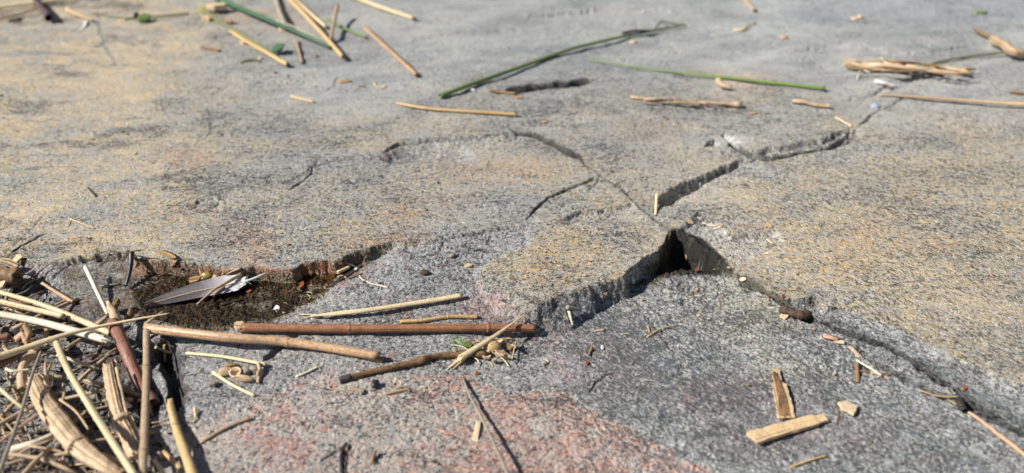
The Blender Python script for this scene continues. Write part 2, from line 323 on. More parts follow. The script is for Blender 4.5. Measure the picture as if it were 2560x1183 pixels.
# dark veins along the joints
vein, tv, _ = seg_dist(PU + 26 * NZ[1], PV + 14 * NZ[0], [(1830, 680), (1950, 745), (2060, 800), (2200, 875), (2330, 945), (2450, 1010), (2600, 1090)])
vm = np.clip(1.2 - vein / (30 + 30 * n_mid), 0, 1) * 0.40
vein2, _, _ = seg_dist(PU + 12 * NZ[1], PV + 8 * NZ[0], [(1440, 388), (1520, 440), (1590, 500), (1680, 580), (1740, 580)])
vm = np.maximum(vm, np.clip(1.1 - vein2 / 15, 0, 1) * .6)
vm = np.maximum(vm, blob(2035, 755, 30, 36, .4, 1) * .8)
for (u, v, a, b, k) in [(2300, 850, 170, 50, .5), (2420, 930, 150, 40, .45)]: vm = np.maximum(vm, blob(u, v, a, b, .8, 1) * k * .6)
dark = np.maximum(dark, vm)
wet = np.zeros(GX.shape, np.float32)
wetp = [(150, 672), (240, 628), (330, 624), (430, 650), (600, 668), (760, 648), (860, 640), (985, 598), (1000, 610), (935, 650), (900, 690), (850, 712), (790, 745), (740, 775), (690, 805), (600, 818), (430, 812), (340, 800), (260, 820), (220, 770), (150, 740)]
wet = np.maximum(wet, sstep(-poly_sdf(PU + 16 * NZ[1], PV + 9 * NZ[0], wetp), -8, 12) * np.clip((sd < 0.001) * 1.0, 0, 1))
wet *= np.clip(.62 + .6 * sstep(PU, 250, 480) + .5 * n_mid, .35, 1)
wp2 = [(1625, 690), (1600, 668), (1650, 640), (1665, 590), (1700, 572), (1760, 608), (1825, 660), (1840, 684), (1760, 690), (1690, 684), (1640, 712), (1570, 722), (1560, 705)]
wet = np.maximum(wet, sstep(-poly_sdf(PU + 7 * NZ[1], PV + 5 * NZ[0], wp2), -4, 8))
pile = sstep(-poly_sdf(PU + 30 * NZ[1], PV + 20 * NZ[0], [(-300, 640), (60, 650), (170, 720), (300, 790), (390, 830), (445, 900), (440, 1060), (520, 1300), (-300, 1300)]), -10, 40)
dark = np.maximum(dark, pile * np.clip(.40 + 1.4 * NZ[1], 0, .8))  # gap shadows under the pile painted into the rock colour
far_soft = sstep(PV, 420, 200)
NEW_DARK = C(.052, .055, .052)
darkc = np.broadcast_to(C(.052, .053, .056), light.shape).copy()
darkc = mixc(darkc, C(.10, .078, .055), lft * .6); darkc = mixc(darkc, C(.088, .093, .094), lr * .9); darkc = mixc(darkc, C(.095, .088, .075), sstep(PU, 1500, 1900) * (sd > 0) * .8)
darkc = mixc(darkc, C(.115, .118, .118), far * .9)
frac = .44 + 0.10 * lr - .12 * lft + .10 * n_big - .10 * far + .17 * n_mid + .12 * NZ[2] - .10 * pk * 0 + .05 * fresh   # share of dark grains
frac = frac + .22 * (lft * sstep(n_mid2 + .4 * NZ[2], .12, .45))
frac = np.clip(frac, .1, .95)
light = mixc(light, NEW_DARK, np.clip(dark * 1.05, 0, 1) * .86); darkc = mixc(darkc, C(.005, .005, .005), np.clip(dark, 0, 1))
brown = mixc(np.broadcast_to(C(.125, .10, .060), light.shape), C(.19, .12, .06), np.clip(.2 + 1.2 * NZ[1], 0, 1))
light = mixc(light, brown, wet * .88); darkc = mixc(darkc, C(.055, .045, .028), wet * .9)
rust = blob(640, 668, 260, 26, .7, 1) * wet; light = mixc(light, C(.42, .15, .04), rust * .95)
light = mixc(light, C(.34, .20, .06), blob(450, 655, 160, 16, .7, 2) * wet * .8)
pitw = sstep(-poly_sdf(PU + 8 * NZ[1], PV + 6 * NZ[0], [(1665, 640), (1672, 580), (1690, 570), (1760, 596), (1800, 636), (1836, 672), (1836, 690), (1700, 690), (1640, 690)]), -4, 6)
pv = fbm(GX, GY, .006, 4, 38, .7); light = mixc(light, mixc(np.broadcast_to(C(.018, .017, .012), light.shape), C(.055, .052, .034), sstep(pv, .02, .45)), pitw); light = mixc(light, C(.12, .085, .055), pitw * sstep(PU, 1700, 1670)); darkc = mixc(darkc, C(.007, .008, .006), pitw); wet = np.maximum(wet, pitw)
dirf = np.clip(sstep(PU + .4 * PV, 1700, 2200) + 0.0 * PU, 0, 1)
dirf = np.maximum(dirf, lr)

# ------------------------------------------------------------------ node helpers
class NT:
    def __init__(s, name):
        s.m = bpy.data.materials.new(name); s.m.use_nodes = True; s.t = s.m.node_tree; s.b = s.t.nodes['Principled BSDF']; s.out = s.t.nodes['Material Output']
    def n(s, k, **kw):
        nd = s.t.nodes.new('ShaderNode' + k)
        for a, v in kw.items():
            if a[0] == '_': nd.inputs[int(a[1:])].default_value = v
            else: setattr(nd, a, v)
        return nd
    def l(s, a, b): s.t.links.new(a, b)
    def math(s, op, a, b=None, clamp=False):
        nd = s.n('Math', operation=op, use_clamp=clamp)
        for i, x in enumerate((a, b)):
            if x is None: continue
            if isinstance(x, (int, float)): nd.inputs[i].default_value = x
            else: s.l(x, nd.inputs[i])
        return nd.outputs[0]
    def mix(s, f, a, b, mode='MIX'):
        nd = s.n('MixRGB', blend_type=mode)
        for i, x in enumerate((f, a, b)):
            if isinstance(x, (int, float)): nd.inputs[i].default_value = x if i == 0 else (x, x, x, 1)
            elif isinstance(x, tuple): nd.inputs[i].default_value = (*x, 1) if len(x) == 3 else x
            else: s.l(x, nd.inputs[i])
        return nd.outputs[0]
    def noise(s, vec, scale, det=3, rough=.55, dist=0):
        nd = s.n('TexNoise'); nd.inputs['Scale'].default_value = scale; nd.inputs['Detail'].default_value = det
        nd.inputs['Roughness'].default_value = rough; nd.inputs['Distortion'].default_value = dist
        s.l(vec, nd.inputs['Vector']); return nd.outputs[0]
    def mapr(s, x, a, b, c=0., d=1.):
        nd = s.n('MapRange'); s.l(x, nd.inputs[0])
        for i, v in enumerate((a, b, c, d)): 
            if isinstance(v, (int, float)): nd.inputs[i + 1].default_value = v
            else: s.l(v, nd.inputs[i + 1])
        return nd.outputs[0]
    def mapping(s, vec, scale=(1, 1, 1), rot=(0, 0, 0)):
        nd = s.n('Mapping'); nd.inputs['Scale'].default_value = scale; nd.inputs['Rotation'].default_value = rot; s.l(vec, nd.inputs['Vector']); return nd.outputs[0]
    def rotscale(s, vec, ang, scale):      # turn first, then stretch along the turned direction
        return s.mapping(s.mapping(vec, (1, 1, 1), (0, 0, -ang)), scale)
    def attr(s, name):
        return s.n('Attribute', attribute_name=name)
    def bump(s, h, dist, strength=1.0, nrm=None):
        nd = s.n('Bump'); nd.inputs['Strength'].default_value = strength; nd.inputs['Distance'].default_value = dist; s.l(h, nd.inputs['Height'])
        if nrm is not None: s.l(nrm, nd.inputs['Normal'])
        return nd.outputs[0]

STR = math.radians(-50)
def rock_material():
    M = NT('gneiss_rock')
    co = M.n('TexCoord').outputs['Object']
    LA, DA = M.attr('light').outputs['Color'], M.attr('darkc').outputs['Color']
    msk = M.n('SeparateColor'); M.l(M.attr('mask').outputs['Color'], msk.inputs[0]); wet, dirf, frac = msk.outputs[0], msk.outputs[1], msk.outputs[2]
    # wobble the grain directions
    wn_ = M.n('TexNoise'); wn_.inputs['Scale'].default_value = 90; wn_.inputs['Detail'].default_value = 2; M.l(co, wn_.inputs['Vector'])
    sub = M.n('VectorMath', operation='SUBTRACT'); M.l(wn_.outputs['Color'], sub.inputs[0]); sub.inputs[1].default_value = (.5, .5, .5)
    scl = M.n('VectorMath', operation='SCALE'); M.l(sub.outputs[0], scl.inputs[0]); scl.inputs['Scale'].default_value = 0.0045
    add = M.n('VectorMath', operation='ADD'); M.l(co, add.inputs[0]); M.l(scl.outputs[0], add.inputs[1]); P = add.outputs[0]
    a1 = M.noise(M.mapping(P, (.75, 1.1, 1.0)), 640, 3, .6, .9)
    a2 = M.noise(M.rotscale(P, STR, (.50, 1.15, 1.0)), 860, 3, .62, .8)
    a3 = M.noise(M.rotscale(P, .9, (.7, 1.2, 1.0)), 600, 3, .6, 1.2)
    g = M.mix(dirf, a1, a2); g = M.mix(M.mapr(dirf, 0., 1., .45, .28), g, a3)
    lowf = M.noise(M.mapping(P, (.6, 1.1, 1)), 150, 3, .6, .6)
    g = M.math('ADD', g, M.math('MULTIPLY', M.math('SUBTRACT', lowf, .5), .22))
    cg = M.mix(dirf, M.noise(M.mapping(P, (.85, 1.1, 1.0)), 400, 4, .7, 1.4), M.noise(M.rotscale(P, STR, (.52, 1.2, 1.0)), 560, 3, .62, .8))
    g = M.math('ADD', M.math('MULTIPLY', g, .60), M.math('MULTIPLY', cg, .40))
    thr = M.mapr(frac, 0., 1., .37, .60)
    d = M.math('SUBTRACT', g, thr)
    ws = M.n('MapRange', interpolation_type='SMOOTHSTEP'); M.l(d, ws.inputs[0]); ws.inputs[1].default_value = -.045; ws.inputs[2].default_value = .040
    # hue change from grain to grain
    hn = M.noise(M.mapping(P, (.6, 1.2, 1)), 210, 4, .65); l2 = M.mix(M.mapr(hn, .44, .60), LA, M.mix(.68, LA, (.40, .41, .41)))
    l2 = M.mix(M.math('MULTIPLY', M.mapr(M.noise(P, 700, 3, .7), .56, .63), .8), l2, (.78, .75, .67), 'MIX')
    # stay dark where the joints are dark
    lum = M.n('RGBToBW'); M.l(LA, lum.inputs[0]); l2 = M.mix(M.mapr(lum.outputs[0], .12, .26), LA, l2)
    col = M.mix(ws.outputs[0], DA, l2)
    rs = M.math('MULTIPLY', M.mapr(M.noise(P, 260, 3, .7), .66, .73), .5)
    col = M.mix(rs, col, M.mix(1.0, LA, (1.0, .62, .38), 'MULTIPLY'))
    M.l(col, M.b.inputs['Base Color'])
    rg = M.mapr(g, .35, .65, .62, .85); rg = M.mix(M.mapr(wet, .45, .9), rg, .22); M.l(rg, M.b.inputs['Roughness'])
    M.b.inputs['Specular IOR Level'].default_value = .42
    fine = M.noise(P, 1500, 3, .65)
    h = M.math('ADD', M.math('ADD', g, M.math('MULTIPLY', fine, .35)), M.math('MULTIPLY', cg, .8))
    nb = M.bump(h, .0022, .8); 
    nb2 = M.bump(M.noise(M.mapping(co, (1, 1, .25)), 260, 3, .6), .0016, .5, nb)
    M.l(nb2, M.b.inputs['Normal'])
    return M.m
ROCK = rock_material()

# ------------------------------------------------------------------ bedrock cut along its joints into slabs
vert = np.stack([GX, GY, H.astype(np.float32)], -1).reshape(-1, 3)
mask = np.stack([wet, dirf, frac, np.ones_like(wet)], -1).reshape(-1, 4).astype(np.float32)
one = np.ones(GX.shape + (1,), np.float32)
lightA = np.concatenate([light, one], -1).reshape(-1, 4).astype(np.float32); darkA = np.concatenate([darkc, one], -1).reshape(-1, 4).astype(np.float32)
ii, jj = np.meshgrid(np.arange(NY - 1), np.arange(NX - 1), indexing='ij')
v00 = (ii * NX + jj).ravel(); quads = np.stack([v00, v00 + 1, v00 + NX + 1, v00 + NX], -1)
fc = lambda A: (A[:-1, :-1]).ravel()
fX, fY, fsd = fc(GX + wx * .55), fc(GY + wy * .55), fc(sd)
def inside(pts, z=0):
    return poly_sdf(fX, fY, px0(pts)) < 0
def inside0(pts): return poly_sdf(fX, fY, pl(pts)) < 0
rid = np.zeros(len(quads), int)                       # 0 = slab at upper left
back = inside0([(1285, 322), (1345, 340), (1455, 400), (1600, 510), (1640, 512), (1700, 470), (1870, 400), (2000, 374), (2128, 345), (2180, 285), (2300, 225), (2700, 60), (5000, -250), (900, -250), (1040, 140), (1140, 210)])
right = inside0([(1640, 512), (1700, 470), (1870, 400), (2000, 374), (2128, 345), (2180, 285), (2300, 225), (2700, 60), (5000, -250), (9000, 2600), (2600, 1100), (1832, 672), (1750, 608), (1690, 578)])
block = inside0([(1310, 552), (1372, 490), (1505, 438), (1560, 470), (1690, 578), (1672, 620), (1640, 720), (1340, 780), (1180, 660), (1320, 612), (1335, 575)])
up = fsd > -0.0015
rid[back] = 1; rid[right & up] = 2; rid[block & up] = 3
lowf_ = ~up
rid[lowf_] = 4
puddle = inside([(150, 690), (250, 630), (345, 640), (600, 665), (760, 645), (985, 595), (1003, 612), (900, 692), (790, 745), (690, 806), (600, 822), (415, 832), (330, 800), (200, 780)])
rid[lowf_ & puddle] = 5
pit = inside([(-400, 650), (120, 660), (150, 690), (200, 780), (330, 800), (415, 832), (412, 880), (428, 930), (436, 980), (440, 1030), (500, 1300), (-400, 1300)])
rid[lowf_ & pit & ~puddle] = 6
rightlow = inside([(1335, 812), (1500, 765), (1600, 720), (1840, 688), (2060, 812), (2260, 890), (2380, 968), (2700, 1160), (3400, 1500), (2000, 1400), (1700, 1120), (1470, 1010), (1400, 968), (1290, 880)])
rid[lowf_ & rightlow & ~puddle] = 7
bed = bpy.data.objects.new('bedrock', None); COL.objects.link(bed); bed['kind'] = 'structure'; bed['label'] = 'grey and ochre speckled bedrock split by joints into slabs'
for r in range(8):
    f = quads[rid == r]
    if not len(f): continue
    vi, inv = np.unique(f.ravel(), return_inverse=True)
    me = bpy.data.meshes.new('rock_slab')
    me.vertices.add(len(vi)); me.vertices.foreach_set('co', vert[vi].ravel())
    me.loops.add(len(inv)); me.loops.foreach_set('vertex_index', inv.astype(np.int32))
    me.polygons.add(len(f)); me.polygons.foreach_set('loop_start', np.arange(0, len(inv), 4, dtype=np.int32))
    me.polygons.foreach_set('use_smooth', np.ones(len(f), bool))
    me.update(calc_edges=True)
    for nm, arr in (('light', lightA), ('darkc', darkA), ('mask', mask)):
        a = me.attributes.new(nm, 'FLOAT_COLOR', 'POINT'); a.data.foreach_set('color', arr[vi].ravel())
    me.materials.append(ROCK)
    o = bpy.data.objects.new('rock_slab', me); COL.objects.link(o); o.parent = bed

# ------------------------------------------------------------------ plant and litter materials (uv: x = metres along, y = turns round)
def litter_mat(name, base, dk, spot=None, spotamt=0., rough=.5, streak=1.0, blot=.35, end=None, trans=0., sp=.35, fiber=60):
    M = NT(name)
    uv = M.n('UVMap').outputs[0]; oi = M.n('ObjectInfo')
    cmb = M.n('CombineXYZ'); M.l(M.math('MULTIPLY', oi.outputs['Random'], 37.), cmb.inputs[0]); M.l(M.math('MULTIPLY', oi.outputs['Random'], 11.), cmb.inputs[2])
    ad = M.n('VectorMath', operation='ADD'); M.l(uv, ad.inputs[0]); M.l(cmb.outputs[0], ad.inputs[1]); P = ad.outputs[0]
    st = M.noise(M.mapping(P, (60, fiber * .10, 1)), 1.0, 4, .7); st2 = M.noise(M.mapping(P, (25, fiber * .32, 1)), 1.0, 3, .7)
    bl = M.noise(M.mapping(P, (160, 5, 1)), 1.0, 4, .62, .6)
    f = M.math('ADD', M.math('MULTIPLY', M.mapr(st, .42, .72), .5 * streak), M.math('MULTIPLY', M.mapr(st2, .45, .70), .5 * streak), True)
    col = M.mix(f, base, tuple(b * .55 + d * .45 for b, d in zip(base, dk)))
    col = M.mix(M.math('MULTIPLY', M.mapr(bl, .50, .68), blot), col, dk)
    crk = M.noise(M.mapping(P, (9, fiber * .5, 1)), 1.0, 2, .5); col = M.mix(M.math('MULTIPLY', M.mapr(crk, .60, .66), .75), col, tuple(d * .35 for d in dk))
    if spot: 
        sn = M.noise(M.mapping(P, (420, 9, 1)), 1.0, 4, .7, .8); col = M.mix(M.math('MULTIPLY', M.mapr(sn, .50, .62), spotamt), col, spot)
    vr = M.mapr(oi.outputs['Random'], 0, 1, .86, 1.12); hs = M.n('HueSaturation'); M.l(vr, hs.inputs['Value']); M.l(col, hs.inputs['Color'])
    fine = M.noise(M.n('TexCoord').outputs['Object'], 900, 3, .6); c2 = M.mix(.42, hs.outputs[0], M.mix(1.0, hs.outputs[0], M.mapr(fine, .3, .7, .35, 1.5), 'MULTIPLY'))
    M.l(c2, M.b.inputs['Base Color']); M.b.inputs['Roughness'].default_value = rough; M.b.inputs['Specular IOR Level'].default_value = sp
    M.l(M.bump(M.math('ADD', st2, M.math('MULTIPLY', fine, .4)), .00035, .7), M.b.inputs['Normal'])
    if trans:
        tr = M.n('BsdfTranslucent'); M.l(c2, tr.inputs[0]); mx = M.n('MixShader'); mx.inputs[0].default_value = trans
        M.l(M.b.outputs[0], mx.inputs[1]); M.l(tr.outputs[0], mx.inputs[2]); M.l(mx.outputs[0], M.out.inputs[0])
    return M.m
MT = dict(
    pale=litter_mat('pale_straw', (.80, .66, .41), (.42, .29, .15), rough=.42, blot=.3),
    white=litter_mat('bleached_straw', (.84, .76, .60), (.55, .42, .26), rough=.5, blot=.25),
    gold=litter_mat('golden_straw', (.66, .47, .23), (.34, .20, .09), (.20, .11, .05), .25, rough=.42),
    tan=litter_mat('tan_straw', (.55, .41, .26), (.28, .17, .10), (.16, .10, .06), .3, rough=.5),
    red=litter_mat('red_brown_reed', (.43, .21, .11), (.20, .075, .035), (.12, .055, .04), .45, rough=.38, blot=.55),
    plum=litter_mat('plum_brown_reed', (.30, .14, .10), (.12, .05, .045), (.40, .22, .12), .35, rough=.4, blot=.6),
    mott=litter_mat('mottled_reed', (.66, .42, .23), (.40, .23, .12), (.22, .20, .20), .8, rough=.38, blot=.35),
    lich=litter_mat('grey_mottled_reed', (.50, .44, .38), (.40, .28, .18), (.16, .16, .17), .9, rough=.6, blot=.4),
    brown=litter_mat('brown_stem', (.28, .17, .09), (.12, .07, .04), (.07, .045, .03), .4, rough=.6),
    bark=litter_mat('dark_bark', (.30, .17, .08), (.06, .035, .02), (.03, .02, .015), .7, rough=.7, blot=.8),
    dark=litter_mat('dark_wet_twig', (.03, .028, .026), (.01, .01, .01), rough=.3, sp=.7),
    char=litter_mat('black_twig', (.05, .045, .045), (.02, .018, .018), (.12, .10, .08), .3, rough=.6),
    grey=litter_mat('grey_weathered_stem', (.40, .35, .28), (.22, .18, .14), (.12, .1, .08), .35, rough=.65),
    sheath=litter_mat('dry_sheath', (.66, .48, .32), (.30, .24, .12), (.24, .13, .07), .35, rough=.6, blot=.4, trans=.06, fiber=34),
    green=litter_mat('green_blade', (.13, .21, .06), (.07, .12, .04), (.30, .27, .10), .55, rough=.38, blot=.3, sp=.5),
    blue=litter_mat('blue_green_blade', (.08, .19, .09), (.04, .09, .05), rough=.3, blot=.3, sp=.6),
    lime=litter_mat('bright_green_blade', (.19, .31, .08), (.11, .19, .05), (.40, .36, .14), .5, rough=.4, blot=.3),
    yell=litter_mat('yellow_green_blade', (.50, .50, .08), (.25, .28, .06), rough=.45),
    olive=litter_mat('olive_stem', (.24, .24, .11), (.12, .12, .06), rough=.5),
    wood=litter_mat('split_wood', (.68, .50, .29), (.40, .23, .11), rough=.6, fiber=26, blot=.3),
    flake=litter_mat('pale_flake', (.70, .54, .36), (.50, .34, .2), rough=.7, fiber=10),
    peach=litter_mat('peach_flake', (.58, .36, .23), (.5, .24, .12), rough=.6, fiber=12),
    dung=litter_mat('dry_dropping', (.10, .062, .042), (.04, .026, .02), (.16, .11, .08), .4, rough=.8),
    purple=litter_mat('purple_stem', (.12, .07, .08), (.05, .03, .04), rough=.5),
    whitebit=litter_mat('white_scrap', (.80, .82, .84), (.6, .62, .64), rough=.5, blot=.2),
    blue_bit=litter_mat('pale_blue_pebble', (.42, .48, .66), (.3, .34, .46), rough=.5),
    stone=litter_mat('small_stone', (.38, .34, .24), (.2, .18, .13), (.12, .11, .1), .4, rough=.8, fiber=6),
    rust=litter_mat('rust_crumb', (.34, .10, .04), (.18, .05, .02), rough=.6, fiber=6),
    bulb=litter_mat('olive_seed_coat', (.30, .26, .07), (.32, .13, .05), rough=.25, sp=.7, fiber=6),
    leaf=litter_mat('brown_leaf', (.42, .27, .13), (.22, .12, .06), (.12, .07, .04), .3, rough=.5, fiber=14, trans=.05),
    soil=litter_mat('dark_soil', (.07, .055, .04), (.03, .025, .02), rough=.9, fiber=6),
)
# ------------------------------------------------------------------ mesh tools
class MB:
    def __init__(s): s.v = []; s.f = []; s.uv = []
    def add(s, vs, fs, uvs):
        b = len(s.v); s.v += [Vector(p) for p in vs]; s.f += [tuple(i + b for i in f) for f in fs]; s.uv += uvs
    def build(s, name, mat, parent=None, origin=None, smooth=True):
        me = bpy.data.meshes.new(name)
        if origin is None: origin = s.v[0].copy() if parent is None else Vector((0, 0, 0))
        off = origin if parent is None else parent.location
        me.from_pydata([tuple(p - off) for p in s.v], [], s.f)
        me.polygons.foreach_set('use_smooth', [smooth] * len(me.polygons))
        ul = me.uv_layers.new(name='UVMap'); li = np.zeros(len(me.loops), np.int32); me.loops.foreach_get('vertex_index', li)
        ul.data.foreach_set('uv', np.array(s.uv, np.float32)[li].ravel())
        me.materials.append(MT[mat] if isinstance(mat, str) else mat); me.update()
        o = bpy.data.objects.new(name, me); COL.objects.link(o)
        if parent is None: o.location = off
        else: o.parent = parent
        return o
def crv(P, n):
    """Catmull-Rom through P"""
    P = [Vector(p) for p in P]
    if len(P) == 2: return [P[0].lerp(P[1], i / (n - 1)) for i in range(n)]
    Q = [P[0] * 2 - P[1]] + P + [P[-1] * 2 - P[-2]]; out = []; m = len(P) - 1
    for i in range(n):
        t = i / (n - 1) * m; k = min(int(t), m - 1); t -= k; a, b, c, d = Q[k:k + 4]
        out.append(.5 * ((2 * b) + (c - a) * t + (2 * a - 5 * b + 4 * c - d) * t * t + (3 * b - a - 3 * c + d) * t ** 3))
    return out
def frames(P, roll=0.0, twist=0.0):
    F = []; up = Vector((0, 0, 1)); n = len(P)
    for i in range(n):
        t = (P[min(i + 1, n - 1)] - P[max(i - 1, 0)]).normalized()
        s = t.cross(up)
        if s.length < .15: s = t.cross(Vector((0, 1, 0)))
        s.normalize(); w = s.cross(t).normalized(); a = roll + twist * i / (n - 1)
        F.append((t, s * math.cos(a) + w * math.sin(a), w * math.cos(a) - s * math.sin(a)))
    return F
def prof_round(n): return [(math.cos(2 * math.pi * i / n), math.sin(2 * math.pi * i / n)) for i in range(n)]
def prof_gutter(span=200, th=.18, n=9):
    a = [math.radians(90 - span / 2 + span * i / (n - 1)) for i in range(n)]
    return [(math.cos(x), math.sin(x)) for x in a] + [((1 - th) * math.cos(x), (1 - th) * math.sin(x)) for x in a[::-1]]
def prof_strip(th=.12, fold=.2): return [(-1, fold), (-.5, fold * .4), (0, 0), (.5, fold * .4), (1, fold), (.5, fold * .4 + th), (0, th * 1.3), (-.5, fold * .4 + th)]
def prof_creased(n=40, seed=1, amp=.16):
    r = random.Random(seed); o = []; g = [1 + amp * (r.uniform(-.3, .4) if r.random() > .28 else -1.3) for _ in range(n)]
    return [(g[i] * math.cos(2 * math.pi * i / n), g[i] * math.sin(2 * math.pi * i / n)) for i in range(n)]
def prof_slab(th=.4): return [(-1, 0), (-.5, -.02), (0, .02), (.5, -.02), (1, 0), (1.04, th * .35), (.97, th * .7), (1.0, th), (.6, th * 1.05), (.2, th * .92), (-.2, th * 1.08), (-.6, th * .94), (-.98, th), (-1.03, th * .5)]
def sweep(mb, P, rad, prof, roll=0, twist=0, jag0=0., jag1=0., lump=0., seed=1, hollow0=False, hollow1=False, squash=1.0):
    rnd = random.Random(seed); n = len(P); m = len(prof); F = frames(P, roll, twist); R = rad if callable(rad) else (lambda t: rad)
    vs = []; uv = []; L = 0; ph = [rnd.uniform(0, 6.28) for _ in range(6)]
    jg0 = [rnd.uniform(-1, 1) for _ in range(m)]; jg1 = [rnd.uniform(-1, 1) for _ in range(m)]
    for i, p in enumerate(P):
        if i: L += (P[i] - P[i - 1]).length
        t, a, b = F[i]; r = R(i / (n - 1))
        for k, (x, y) in enumerate(prof):
            g = 1 + lump * (.5 * math.sin(3 * k * 6.28 / m + ph[0] + i * .7) + .35 * math.sin(i * 1.9 + ph[1] + k) + rnd.uniform(-.35, .35)) if lump else 1
            q = p + a * (x * r * g) + b * (y * r * g * squash)
            if i == 0 and jag0: q = q - t * (jg0[k] * jag0 * r)
            if i == n - 1 and jag1: q = q + t * (jg1[k] * jag1 * r)
            vs.append(q); uv.append((L, k / m))
    fs = [(i * m + k, i * m + (k + 1) % m, (i + 1) * m + (k + 1) % m, (i + 1) * m + k) for i in range(n - 1) for k in range(m)]
    base = len(vs)
    for (hol, i, sg) in ((hollow0, 0, 1), (hollow1, n - 1, -1)):
        rim = list(range(i * m, i * m + m)); t = F[i][0]; r = R(i / (n - 1))
        if hol:
            c = P[i]
            r1 = [vs[k].lerp(c, .22) for k in rim]; d = t * (sg * r * 3.0); r2 = [vs[k].lerp(c, .26) + d for k in rim]
            b0 = len(vs); vs += r1 + r2; uv += [uv[k] for k in rim] * 2
            ring = [rim, list(range(b0, b0 + m)), list(range(b0 + m, b0 + 2 * m))]
            for q in range(2):
                for k in range(m):
                    f = (ring[q][k], ring[q][(k + 1) % m], ring[q + 1][(k + 1) % m], ring[q + 1][k]); fs.append(f if sg < 0 else f[::-1])
            fs.append(tuple(ring[2]) if sg < 0 else tuple(ring[2][::-1]))
        else:
            fs.append(tuple(rim[::-1]) if sg > 0 else tuple(rim))
    mb.add(vs, fs, uv)
def flake(mb, c, rx, ry, th, ang=0, tilt=(0, 0), n=10, seed=1, bend=0.):
    """irregular flat chip with thickness"""
    rnd = random.Random(seed); rr = [rnd.uniform(.68, 1.1) for _ in range(n)]
    ca, sa = math.cos(ang), math.sin(ang); vs = []; uv = []
    for lay, sc in ((0, .94), (.5, 1.0), (1, .93)):
        for k in range(n):
            a = 2 * math.pi * k / n; x = rx * rr[k] * math.cos(a) * sc; y = ry * rr[k] * math.sin(a) * sc
            z = th * lay + tilt[0] * x + tilt[1] * y + bend * (x * x + y * y) / max(rx, ry)
            vs.append(Vector(c) + Vector((x * ca - y * sa, x * sa + y * ca, z))); uv.append((x, y / ry * .3))
    fs = [tuple(range(n))[::-1]]
    for l in range(2): fs += [(l * n + k, l * n + (k + 1) % n, (l + 1) * n + (k + 1) % n, (l + 1) * n + k) for k in range(n)]
    cz = Vector(c) + Vector((0, 0, th)); vs.append(cz); uv.append((0, 0)); fs += [(2 * n + k, 2 * n + (k + 1) % n, 3 * n) for k in range(n)]
    mb.add(vs, fs, uv)
def pebble(mb, c, rx, ry, rz, ang=0, seed=1, nu=10, nv=7, amp=.16):
    rnd = random.Random(seed); ph = [rnd.uniform(0, 6.28) for _ in range(4)]; vs = []; uv = []; ca, sa = math.cos(ang), math.sin(ang)
    for j in range(nv + 1):
        th = math.pi * j / nv
        for i in range(nu):
            a = 2 * math.pi * i / nu; g = 1 + amp * (math.sin(2 * a + ph[0]) * math.sin(th) + .7 * math.sin(3 * th + a + ph[1]) + rnd.uniform(-.3, .3))
            x = rx * g * math.sin(th) * math.cos(a); y = ry * g * math.sin(th) * math.sin(a); z = rz * math.cos(th)
            vs.append(Vector(c) + Vector((x * ca - y * sa, x * sa + y * ca, z))); uv.append((a * rx, j / nv))
    fs = [(j * nu + i, j * nu + (i + 1) % nu, (j + 1) * nu + (i + 1) % nu, (j + 1) * nu + i)[::-1] for j in range(nv) for i in range(nu)]
    mb.add(vs, fs, uv)
def tag(o, label, cat, group=None, kind=None):
    if label: o['label'] = label
    if cat: o['category'] = cat
    if group: o['group'] = group
    if kind: o['kind'] = kind
    return o
def empty(name, loc): 
    o = bpy.data.objects.new(name, None); o.empty_display_size = .005; o.location = loc; COL.objects.link(o); return o
def at(u, v, h=0.0): return hit(u, v, samp, h)
def pxm(p):          # photo pixels per metre at p
    return FPX / (p.y * CP - (p.z - CAM_H) * SP)
def path(pts, r, n, stiff=True):
    """pts: (u, v[, extra height in mm]); ends lie on the rock, the middle never cuts into it"""
    pts = [(p[0], p[1], (p[2] if len(p) > 2 else 0) / 1000) for p in pts]; add = 0.0
    if not stiff:
        n2 = max(n, 8); C2 = crv([(p[0], p[1], p[2]) for p in pts], n2)
        return [at(c.x, c.y, r * .85 + c.z) for c in C2]
    for it in range(14):
        P = crv([at(u, v, r * .9 + h + add) for u, v, h in pts], n)
        X = np.array([p.x for p in P]); Y = np.array([p.y for p in P]); Z = np.array([p.z for p in P])
        pen = float(np.max(samp(X, Y) + r * .72 - Z))
        if pen < 0.0002 or add > 0.009: break
        add += max(pen * .8, 0.0003)
    return P
CNT = [0]
